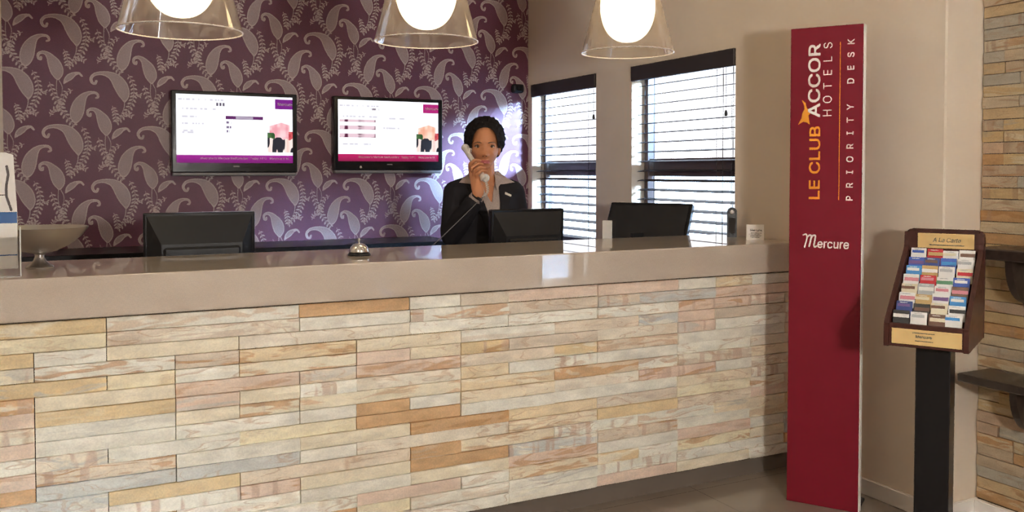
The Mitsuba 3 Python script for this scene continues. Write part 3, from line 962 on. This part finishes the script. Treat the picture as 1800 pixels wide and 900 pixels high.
plaque_text('A La Carte', .0150, RW / 2 + .012, RD - .0423, 1.096, pl, .25, width=.092)
obj('printed_line', rk(bx(.085, .20, RD - .0432, RD - .042, 1.0835, 1.0862)), M_ink_dark, pl)
plaque_text('Mercure', .0090, RW / 2 - .004, -.0022, .795, pf, 0, True, width=.050)
obj('printed_line', rk(bx(.092, .160, -.0032, -.0020, .8100, .8122)), M_ink_dark, pf)
obj('printed_line', rk(bx(.100, .155, -.0032, -.0020, .7835, .7855)), M_ink_dark, pf)
# tiers and cards
NT = 8
ya, za, yb_, zb_ = .022, .840, .298, 1.034
for r in range(NT):
    t = r / (NT - 1)
    y, z = ya + (yb_ - ya) * t, za + (zb_ - za) * t
    m = frame(extr(Polygon([(y - .010, RZ + .012), (y + .028, RZ + .012), (y + .028, z - .006), (y + .022, z - .006), (y + .020, z - .040), (y - .004, z - .040), (y - .006, z - .016), (y - .010, z - .016)]), RW - .034), [.017, 0, 0], [0, 1, 0], [0, 0, 1])
    obj('tier', rk(m), M_mahog, k)
CC = {'white': (.80, .79, .77), 'cream': (.72, .66, .50), 'navy blue': (.03, .05, .17), 'red': (.50, .03, .04), 'sky blue': (.06, .28, .60), 'black': (.02, .02, .02), 'violet': (.16, .09, .25),
      'gold': (.55, .38, .16), 'brown': (.12, .06, .04), 'royal blue': (.05, .11, .42), 'pink': (.62, .25, .30), 'grey': (.45, .47, .48), 'green': (.10, .25, .14)}
MC = {n: pri('card_' + n.replace(' ', '_'), c, .4) for n, c in CC.items()}
GRID = [  # front tier first, left to right: card colour, band colour
    [('black', 'white'), ('white', 'grey'), ('brown', 'cream'), ('white', 'sky blue')],
    [('navy blue', 'violet'), ('black', 'brown'), ('cream', 'brown'), ('white', 'black')],
    [('white', 'pink'), ('gold', 'cream'), ('white', 'violet'), ('sky blue', 'white')],
    [('cream', 'brown'), ('grey', 'white'), ('white', 'pink'), ('brown', 'pink')],
    [('white', 'pink'), ('red', 'pink'), ('white', 'green'), ('royal blue', 'white')],
    [('sky blue', 'white'), ('gold', 'white'), ('white', 'grey'), ('cream', 'red')],
    [('royal blue', 'violet'), ('navy blue', 'brown'), ('royal blue', 'sky blue'), ('white', 'grey')],
    [('white', 'royal blue'), ('red', 'gold'), ('white', 'cream'), ('white', 'brown')]]
ROWN = ['front', 'second', 'third', 'fourth', 'fifth', 'sixth', 'seventh', 'rearmost']
COLN = ['leftmost', 'second', 'third', 'rightmost']
PITC = (RW - .046) / 4
for r in range(NT):
    t = r / (NT - 1)
    y, z = ya + (yb_ - ya) * t, za + (zb_ - za) * t
    for c in range(4):
        a, b = GRID[r][c]
        kk = thing('business_card', f'{a} card with {b} print, {ROWN[r]} tier of the rack, {COLN[c]} column', 'business card', 'business cards in the card rack')
        xc = .023 + PITC * (c + .5) + rng.uniform(-.002, .002)
        up = .012 + rng.uniform(-.003, .005)
        h = .062
        lean = math.radians(15 + rng.uniform(-3, 3))
        yv = np.array([0, math.sin(lean), math.cos(lean)])
        o = np.array([xc, y + .0045, z - .038 + up])
        m = frame(cbx(-.026, .026, 0, h, -.0035, 0, .0006), o, [1, 0, 0], yv)
        obj('card_face', rk(m), MC[a], kk)
        m = frame(bx(-.022 if (r + c) % 3 else -.0255, .018 if (r + c) % 2 else .0255, h * (.70 if (r * 3 + c) % 2 else .60), h * (.86 if (r + c) % 2 else .80), -.0002, .0007), o, [1, 0, 0], yv)
        obj('print', rk(m), MC[b], kk)
        if (r * 5 + c * 3) % 4 != 0:
            q = list(CC)[(r * 3 + c * 5) % len(CC)]
            m = frame(bx(-.015, .010, h * .90, h * .94, -.0002, .0006), o, [1, 0, 0], yv)
            obj('print', rk(m), MC['grey' if a in ('white', 'cream') else 'white'], kk)

# ------------------------------------------------------------------ shelves on the stone wall
for name, z0, th, yl, lab in (('lower', .562, .030, 2.235, 'dark wooden wall shelf at the stone wall, below the card rack'), ('upper', 1.030, .040, 2.19, 'dark wooden wall shelf at the stone wall, higher one beside the card rack')):
    k = thing('wall_shelf', lab, 'shelf')
    obj('board', cbx(3.015, XS - .007, 1.35, yl, z0, z0 + th, .004), M_dark, k)
    for yb in (2.06 if name == 'lower' else 2.085, 1.5):
        arc = [(XS - .007, z0), (XS - .15, z0), (XS - .147, z0 - .012)] + [(XS - .035 - .112 * math.cos(q), z0 - .012 - .150 * math.sin(q)) for q in np.linspace(0.05, 1.45, 12)] + [(XS - .022, z0 - .18), (XS - .007, z0 - .18)]
        m = frame(extr(Polygon(arc), .028), [0, yb, 0], [1, 0, 0], [0, 0, 1])
        obj('bracket', m, M_dark, k)

# ------------------------------------------------------------------ receptionist
PO = np.array([1.931, 4.12, 0]); PX = np.array([.906, -.424, 0]); PY = np.array([.424, .906, 0])


def pw(m):
    return frame(m, PO, PX, PY)


_ico = trimesh.creation.icosphere(subdivisions=2).vertices


def hull(*s):
    return Manifold.hull_points(np.vstack([_ico * r + np.array(c) for c, r in s]).astype(np.float32))


def chain(*s):
    out = hull(s[0], s[1])
    for a, b in zip(s[1:-1], s[2:]):
        out += hull(a, b)
    return out


def smooth_tm(mn, length, it=12):
    t = tm(mn.refine_to_length(length))
    t.merge_vertices()
    trimesh.smoothing.filter_taubin(t, lamb=.5, nu=-.53, iterations=it)
    return t


YAW = math.radians(20)


def ty(c):
    """torso frame -> person frame: the trunk is turned a little"""
    x, y, z = c
    return np.array([x * math.cos(YAW) - y * math.sin(YAW) + .004, x * math.sin(YAW) + y * math.cos(YAW) + .012, z])


def torso(g, hem=.90, legs=False):
    P = {n: (ty(c), r + g) for n, c, r in (
        ('pl', (-.085, 0, hem), .100), ('pr', (.085, 0, hem), .100), ('wl', (-.070, 0, 1.04), .078), ('wr', (.070, 0, 1.04), .078),
        ('rl', (-.080, .0, 1.155), .086), ('rr', (.080, .0, 1.155), .086), ('cl', (-.098, .004, 1.222), .062), ('cr', (.098, .004, 1.222), .062),
        ('sl', (-.155, .008, 1.252), .043), ('sr', (.155, .008, 1.252), .043), ('nb', (0, .022, 1.288), .050), ('bl', (-.060, -.060, 1.150), .050), ('br', (.060, -.060, 1.150), .050))}
    h = lambda s: hull(*[P[k_] for k_ in s.split()])
    return h('pl pr wl wr') + h('wl wr rl rr bl br') + h('rl rr cl cr bl br') + h('cl cr sl nb') + h('cl cr sr nb')


SHR, ELR, WRR = ty((-.160, .008, 1.242)), np.array([-.168, -.085, 1.030]), np.array([-.030, -.188, 1.236])
SHL, ELL, WRL = ty((.160, .008, 1.242)), np.array([.200, .055, .995]), np.array([.205, .020, .770])


def lerp3(a, b, t):
    return np.array(a) * (1 - t) + np.array(b) * t


# telephone handset: from the ear to the chin on the viewer's left
HA, HB = np.array([-.093, -.030, 1.476]), np.array([.004, -.172, 1.316])
ha = (HB - HA) / np.linalg.norm(HB - HA)
hf = np.array([0, -1.0, 0]) - ha * (-ha[1]); hf /= np.linalg.norm(hf)        # towards the viewer
hl = np.cross(ha, hf)
if hl[0] > 0:
    hl = -hl                                                                  # towards the viewer's left


def hpt(t, f, l):
    return lerp3(HA, HB, t) + hf * f + hl * l


def fist():
    """right hand closed round the handset: four fingers across its front, thumb along its inner side"""
    out = None
    kn = []
    for i, t in enumerate((.57, .68, .79, .885)):
        r = (.0088, .0092, .0088, .0078)[i]
        s = (1.0, 1.06, 1.0, .88)[i]
        k0 = hpt(t + .03, .004, .036 * s)
        k1 = hpt(t, .032 * s, .024)
        k2 = hpt(t - .005, .034, -.008)
        k3 = hpt(t + .01, .014, -.026)
        kn.append(k0)
        f = chain((k0, r + .0022), (k1, r + .0008), (k2, r), (k3, r - .0012))
        out = f if out is None else out + f
    w = WRR
    wl, wr_ = w + np.array([-.012, 0, .02]), w + np.array([.012, 0, .02])
    for a, b in zip(kn[:-1], kn[1:]):
        out += hull((a, .0115), (b, .0115), (wl, .018), (wr_, .018))
    th0 = lerp3(w, hpt(.72, -.006, .030), .45)
    out += chain((th0, .016), (hpt(.70, -.016, .026), .0125), (hpt(.53, -.014, .018), .0105), (hpt(.42, -.006, .015), .0090))
    return out + hull((w, .0235), (wl, .018), (wr_, .018))


def relaxed_hand():
    w = WRL
    d = np.array([-.05, -.12, -.98]); d /= np.linalg.norm(d)
    side = np.array([-.25, -.96, .10])
    out = None
    for i, (o, L) in enumerate(((.028, .066), (.009, .074), (-.010, .069), (-.028, .054))):
        k0 = w + d * .085 + side * o
        a = k0 + d * L * .5 + np.array([-.006, 0, 0]); b = a + d * L * .3 + np.array([-.014, 0, 0]); c = b + d * L * .2 + np.array([-.012, 0, 0])
        f = chain((k0, .0102), (a, .0090), (b, .0083), (c, .0075)) + hull((k0, .012), (w, .020))
        out = f if out is None else out + f
    out += chain((w + d * .025 + side * .018, .016), (w + d * .06 + side * .045, .011), (w + d * .095 + side * .052, .009))
    return out


def head():
    m = trimesh.creation.icosphere(subdivisions=5)
    d = m.vertices.copy()
    v = d * [.0720, .092, .128]
    t = np.clip(-d[:, 2], 0, 1)
    v[:, 0] *= 1 - .36 * t ** 2.0
    bk = np.clip(d[:, 1], 0, 1)
    v[:, 1] *= 1 - .45 * np.clip(-d[:, 2], 0, 1) * (d[:, 1] > 0) + .12 * bk * np.clip(d[:, 2] + .3, 0, 1)
    fr = np.clip(-d[:, 1] * 2.2, 0, 1)
    v[:, 1] -= .016 * t ** 2 * fr                              # the chin comes forward
    x, z = v[:, 0], v[:, 2]                                    # z = 0 at 1.482

    def g(cx, cz, sx, sz):
        return np.exp(-((np.abs(x) - cx) / sx) ** 2 / 2 - ((z - cz) / sz) ** 2 / 2) * fr
    out = 0
    out = out + .009 * np.exp(-(x / .0085) ** 2 / 2) * np.clip((.012 - z) / .06, 0, 1) * (z > -.062) * fr * np.clip((z + .062) / .008, 0, 1)   # bridge
    out = out + .015 * g(0, -.047, .0105, .0095) + .0075 * g(.0145, -.050, .0068, .0065)
    out = out - .0075 * g(.034, -.006, .015, .0095)
    out = out + .0042 * g(.030, .014, .018, .0065)
    out = out + .0055 * g(.043, -.040, .015, .015)
    out = out + .0085 * g(0, -.077, .0165, .0048) + .0100 * g(0, -.0885, .0150, .0055)
    zc = z - .10 * np.maximum(np.abs(x) - .012, 0)
    out = out - .0050 * np.exp(-(x / .024) ** 2 / 2 - ((zc + .0822) / .0018) ** 2 / 2) * fr - .003 * g(.026, -.082, .005, .005)
    out = out - .0045 * g(0, -.101, .016, .0045) + .0100 * g(0, -.117, .014, .009)
    v[:, 1] -= out
    col = np.tile([.47, .195, .092], (len(v), 1))
    lip = np.exp(-(np.maximum(np.abs(x) - .020, 0) / .004) ** 2 - ((z + .0825) / .0085) ** 4) * fr
    lip = np.clip(lip * 1.4, 0, 1)[:, None]
    col = col * (1 - lip) + np.array([.42, .11, .10]) * lip
    m.vertices = v + [.004, .0, 1.482]
    return m, col


SK = [.47, .195, .092]
hm, hcol = head()
neck = chain((ty((0, .022, 1.285)), .052), (np.array([.006, .026, 1.345]), .049), (np.array([.004, .020, 1.42]), .050))
legs_ = None
for s in (-1, 1):
    g_ = chain((ty((s * .088, 0, .87)), .085), (ty((s * .090, -.012, .48)), .052), (ty((s * .085, .01, .10)), .034)) + chain((ty((s * .085, .02, .055)), .034), (ty((s * .092, -.10, .045)), .030), (ty((s * .094, -.15, .034)), .022))
    legs_ = g_ if legs_ is None else legs_ + g_
arms = chain((SHR, .044), (ELR, .036), (lerp3(ELR, WRR, .3), .037), (WRR, .0245)) + chain((SHL, .044), (ELL, .036), (lerp3(ELL, WRL, .3), .037), (WRL, .0245))
bm = smooth_tm(torso(0) + neck + legs_ + arms, .018, 8)
hands = smooth_tm(fist() + relaxed_hand(), .0032, 6)
ears = man(rot(trimesh.creation.icosphere(subdivisions=3).apply_transform(np.diag([.010, .018, .030, 1.0])), 12, [0, 0, 1]).apply_translation([.0745, .016, 1.462])) + \
    man(rot(trimesh.creation.icosphere(subdivisions=3).apply_transform(np.diag([.010, .018, .030, 1.0])), -12, [0, 0, 1]).apply_translation([-.0665, .016, 1.462]))
body = tm(man(bm) + man(hands) + man(hm) + ears)
from scipy.spatial import cKDTree
dist, idx = cKDTree(hm.vertices).query(body.vertices)
bcol = np.where((dist < .0015)[:, None], hcol[idx], SK)
M_skin = pri('skin', {'type': 'mesh_attribute', 'name': 'vertex_color'}, .42, .45)
person = thing('person', 'receptionist in dark blazer holding a white telephone to her ear behind the desk', 'person')
obj('body', pw(body), M_skin, person, smooth=True, color=bcol)

M_jacket = pri('jacket_cloth', (.011, .010, .012), .8, .15)


def f_shirt(p, n, uv):
    q = noise(p.x * 300, p.z * 300, p.y * 300)
    return mix((.30, .235, .22), (.44, .36, .34), q)


M_shirt = pri('shirt_satin', mikit.proc(f_shirt), .32, .55, sheen=.5)


def vcut(pts):
    """prism through the front of the trunk, pts in torso x, z"""
    m = extr(Polygon(pts), .40)
    m = frame(m, [0, 0.015, 0], [1, 0, 0], [0, 0, 1])         # runs to -y from y = .015
    m.vertices = np.array([ty(q) for q in m.vertices])
    return man(m)


def sleeve(sh, el, wr_, t, g=.014):
    return chain((sh, .044 + g), (lerp3(sh, el, .5), .042 + g), (el, .038 + g), (lerp3(el, wr_, .35), .039 + g), (lerp3(el, wr_, t), .029 + g))


jk = torso(.015, hem=.84) + sleeve(SHR, ELR, WRR, .90) + sleeve(SHL, ELL, WRL, .92)
jt = smooth_tm(jk, .014, 10)
rngj = meshkit.fbm(np.asarray(jt.vertices) * 16, 3, 4)[:, None] - .5
jt.vertices = jt.vertices + jt.vertex_normals * rngj * .010
neckhole = man(lathe([(0, 1.27), (.056, 1.27), (.066, 1.45), (0, 1.45)], 32, *ty((0, .016, 0))[:2], 0))
jcut = man(jt) - vcut([(-.062, 1.40), (.062, 1.40), (.060, 1.28), (.044, 1.18), (.002, 1.04), (-.002, 1.04), (-.040, 1.18), (-.060, 1.28)]) - neckhole
jacket = obj('jacket', pw(tm(jcut)), M_jacket, person, smooth=40)
sh_t = smooth_tm(torso(.007, hem=.88), .016, 10)
scut = man(sh_t) - vcut([(-.050, 1.40), (.050, 1.40), (.046, 1.31), (.006, 1.200), (-.002, 1.200), (-.044, 1.31)]) - man(lathe([(0, 1.28), (.053, 1.28), (.060, 1.45), (0, 1.45)], 32, *ty((0, .016, 0))[:2], 0))
obj('shirt', pw(tm(scut)), M_shirt, person, smooth=40)


def drape(pts, base, off, thick, yaw=True, step=.006):
    """a thin piece lying on the front of base; pts in torso x, z (points are pushed on from the viewer's side)"""
    poly = Polygon(pts).buffer(.002).buffer(-.001)
    m = tm(man(extr(poly, thick)).refine_to_length(step))     # x, y = outline, z = thickness
    V = np.array(base.vertices); F = np.array(base.faces)
    c, s = math.cos(-YAW), math.sin(-YAW)
    q = V - np.array([.004, .012, 0])
    q = np.stack([q[:, 0] * c - q[:, 1] * s, q[:, 0] * s + q[:, 1] * c, q[:, 2]], 1)
    A, B, C = q[F[:, 0]], q[F[:, 1]], q[F[:, 2]]
    out = []
    key = {}
    for x, z, h in m.vertices:
        kk_ = (round(x, 4), round(z, 4))
        if kk_ not in key:
            d = (B[:, 2] - C[:, 2]) * (A[:, 0] - C[:, 0]) + (C[:, 0] - B[:, 0]) * (A[:, 2] - C[:, 2])
            d = np.where(np.abs(d) < 1e-12, 1e-12, d)
            l1 = ((B[:, 2] - C[:, 2]) * (x - C[:, 0]) + (C[:, 0] - B[:, 0]) * (z - C[:, 2])) / d
            l2 = ((C[:, 2] - A[:, 2]) * (x - C[:, 0]) + (A[:, 0] - C[:, 0]) * (z - C[:, 2])) / d
            l3 = 1 - l1 - l2
            ok = (l1 >= -1e-6) & (l2 >= -1e-6) & (l3 >= -1e-6)
            key[kk_] = (l1 * A[:, 1] + l2 * B[:, 1] + l3 * C[:, 1])[ok].min() if ok.any() else None
        out.append((x, key[kk_], z, h))
    known = np.array([o_[1] for o_ in out if o_[1] is not None])
    pts_k = np.array([(o_[0], o_[2]) for o_ in out if o_[1] is not None])
    tree = cKDTree(pts_k)
    v = []
    for x, y, z, h in out:
        if y is None:
            y = known[tree.query([x, z])[1]]
        v.append(ty((x, y - off - h, z)))
    m.vertices = np.array(v)
    return m


for s in (-1, 1):
    obj('lapel', pw(drape([(s * .060, 1.285), (s * .112, 1.272), (s * .105, 1.250), (s * .115, 1.240), (s * .085, 1.175), (s * .010, 1.035), (s * .0, 1.035), (s * .042, 1.18)], jt, .001, .004)), M_jacket, person, smooth=30)
    obj('collar', pw(drape([(s * .050, 1.352), (s * .072, 1.352), (s * .148, 1.297), (s * .095, 1.290), (s * .060, 1.287), (s * .040, 1.262), (s * .036, 1.285)], jt, .004, .003)), M_shirt, person, smooth=30, label='wide satin shirt collar wing')
obj('name_badge', pw(drape([(.078, 1.238), (.082, 1.247), (.112, 1.234), (.108, 1.225)], jt, .004, .003)), M_paper, person, label='white name badge')
obj('skirt', pw(smooth_tm(hull((ty((-.085, 0, .88)), .108), (ty((.085, 0, .88)), .108), (ty((-.095, 0, .55)), .085), (ty((.095, 0, .55)), .085)), .02, 6)), M_jacket, person, smooth=40)
for s in (-1, 1):
    obj('shoe', pw(smooth_tm(chain((ty((s * .085, .025, .045)), .040), (ty((s * .092, -.10, .037)), .036), (ty((s * .094, -.16, .029)), .028)), .012, 6)), M_black, person, smooth=40)
cuff = tube([lerp3(ELR, WRR, .885), lerp3(ELR, WRR, .965)], [.037, .034], 20)
obj('cuff', pw(cuff), M_shirt, person, smooth=40, label='pale shirt cuff at the raised wrist')

# hair: close cap of dark curls, cut out round the face
hr = trimesh.creation.icosphere(subdivisions=5)
d = hr.vertices.copy()
hv = d * [.104, .124, .118]
hv[:, 0] *= 1 - .10 * np.clip(-d[:, 2] - .3, 0, 1)
hv += d * (meshkit.fbm(d * 9, 3, 2)[:, None] - .5) * .020 + d * (meshkit.noise(d * 38, 8)[:, None] - .5) * .006
hr.vertices = hv + [.003, .030, 1.516]
fc = Polygon([(np.sign(np.cos(q)) * abs(np.cos(q)) ** .78, np.sign(np.sin(q)) * abs(np.sin(q)) ** .78) for q in np.linspace(0, 2 * np.pi, 96, endpoint=False)])
from shapely import affinity
fc = affinity.translate(affinity.scale(fc, .066, .120), .004, 1.452)
fcm = frame(extr(fc, .40), [0, .030, 0], [1, 0, 0], [0, 0, 1])
low = bx(-.2, .2, -.2, .028, 1.2, 1.470)
hair = man(hr) - man(fcm) - man(low)
M_hair = pri('hair', (.007, .005, .005), .7, .15)
obj('hair', pw(tm(hair)), M_hair, person, smooth=50)
M_eye = pri('eye_white', (.72, .68, .64), .2)
M_iris = pri('iris', (.030, .014, .008), .1)
M_brow = pri('eyebrow', (.045, .022, .014), .8)
for s in (-1, 1):
    ex_, ez_ = .004 + s * .034, 1.4765
    band = np.where((np.abs(hm.vertices[:, 0] - ex_) < .006) & (np.abs(hm.vertices[:, 2] - ez_) < .006) & (hm.vertices[:, 1] < 0))[0]
    ysf = hm.vertices[band, 1].mean()
    e = trimesh.creation.icosphere(subdivisions=3, radius=1); e.vertices = e.vertices * [.0150, .0085, .0066] + [ex_, ysf + .0055, ez_]
    ek = obj('eye', pw(e), M_eye, person, smooth=True)
    i_ = trimesh.creation.icosphere(subdivisions=2, radius=1); i_.vertices = i_.vertices * [.0068, .0030, .0066] + [ex_, ysf - .0013, ez_ + .0004]
    obj('iris', pw(i_), M_iris, ek, smooth=True)

    def face_y(x, z):
        q = np.argsort((hm.vertices[:, 0] - x) ** 2 + (hm.vertices[:, 2] - z) ** 2 + 9 * (hm.vertices[:, 1] > 0))[:3]
        return hm.vertices[q, 1].mean()
    bp = [(ex_ - s * .017, ez_ + .0165), (ex_ - s * .004, ez_ + .0200), (ex_ + s * .010, ez_ + .0198), (ex_ + s * .022, ez_ + .0145)]
    obj('eyebrow', pw(tube([(x, face_y(x, z) + .0006, z) for x, z in catmull(bp, 4)], np.interp(np.linspace(0, 1, 13), [0, .3, 1], [.0022, .0024, .0012]), 8)), M_brow, person, smooth=40)
    lp_ = [(ex_ - .0155, ez_ - .000), (ex_ - .006, ez_ + .0062), (ex_ + .006, ez_ + .0062), (ex_ + .0155, ez_ + .000)]
    obj('eyelid', pw(tube([(x, ysf - .0022 + abs(x - ex_) * .18, z) for x, z in catmull(lp_, 4)], .0023, 8)), M_iris, person, smooth=40)
for s in (-1, 1):                                             # nostrils
    n_ = trimesh.creation.icosphere(subdivisions=2, radius=1); xx = .004 + s * .008
    n_.vertices = n_.vertices * [.0038, .003, .0020] + [xx, face_y(xx, 1.4270) - .0005, 1.4268]
    obj('nostril', pw(n_), M_brow, person, smooth=True)

# telephone: handset in the hand, base on the work desk, cord between them
M_phone = pri('phone_white', (.74, .71, .67), .3)
tel = thing('telephone', 'white corded telephone whose handset the receptionist holds at her ear', 'telephone')
hp = catmull([HA, hpt(.12, .012, .006), hpt(.5, .018, .010) * .55 + hpt(.5, 0, 0) * .45, hpt(.88, .004, .004), HB], 8)
hand_m = tube(hp, np.interp(np.linspace(0, 1, len(hp)), [0, .12, .25, .5, .78, .9, 1], [.014, .021, .0145, .0125, .0145, .020, .014]), 20)
obj('handset', pw(hand_m), M_phone, tel, smooth=40)
for t, sg in ((.06, 1), (.95, 1)):
    c = hpt(t, -.012, -.004)
    e = trimesh.creation.icosphere(subdivisions=3, radius=.021); e.vertices = e.vertices * [1, .8, 1] + c
    obj('ear_cup' if t < .5 else 'mouth_cup', pw(e), M_phone, tel, smooth=True)


def w2(c):
    return PO + PX * c[0] + PY * c[1] + np.array([0, 0, c[2]])


c0 = w2(HB)
path = catmull([HB + [0, 0, -.004], HB + [.010, -.012, -.03], HB + [.012, -.016, -.065], HB + [-.010, -.022, -.088]], 60)
path = np.array([w2(q) for q in path])
L_ = np.r_[0, np.cumsum(np.linalg.norm(np.diff(path, axis=0), axis=1))]
coil = path + .0062 * np.stack([np.cos(L_ * 620), np.sin(L_ * 620), 0 * L_], 1)
obj('coiled_cord', tube(coil, .0021, 6), M_phone, tel, smooth=60, label='white coiled cord below the hand')
pend = w2(HB + np.array([-.010, -.022, -.088]))
tgt = np.array([1.30, 3.905, .80])
q = np.linspace(0, 1, 24)[:, None]
strand = pend * (1 - q) + tgt * q - np.array([0, 0, .012]) * np.sin(q * np.pi)
M_gcord = pri('cord_grey', (.10, .09, .09), .5)
obj('cord', tube(strand, .0024, 6), M_gcord, tel, smooth=60, label='dark straight run of cord')
obj('base', cbx(1.19, 1.36, 3.70, 3.92, .751, .80, .008), M_phone, tel)
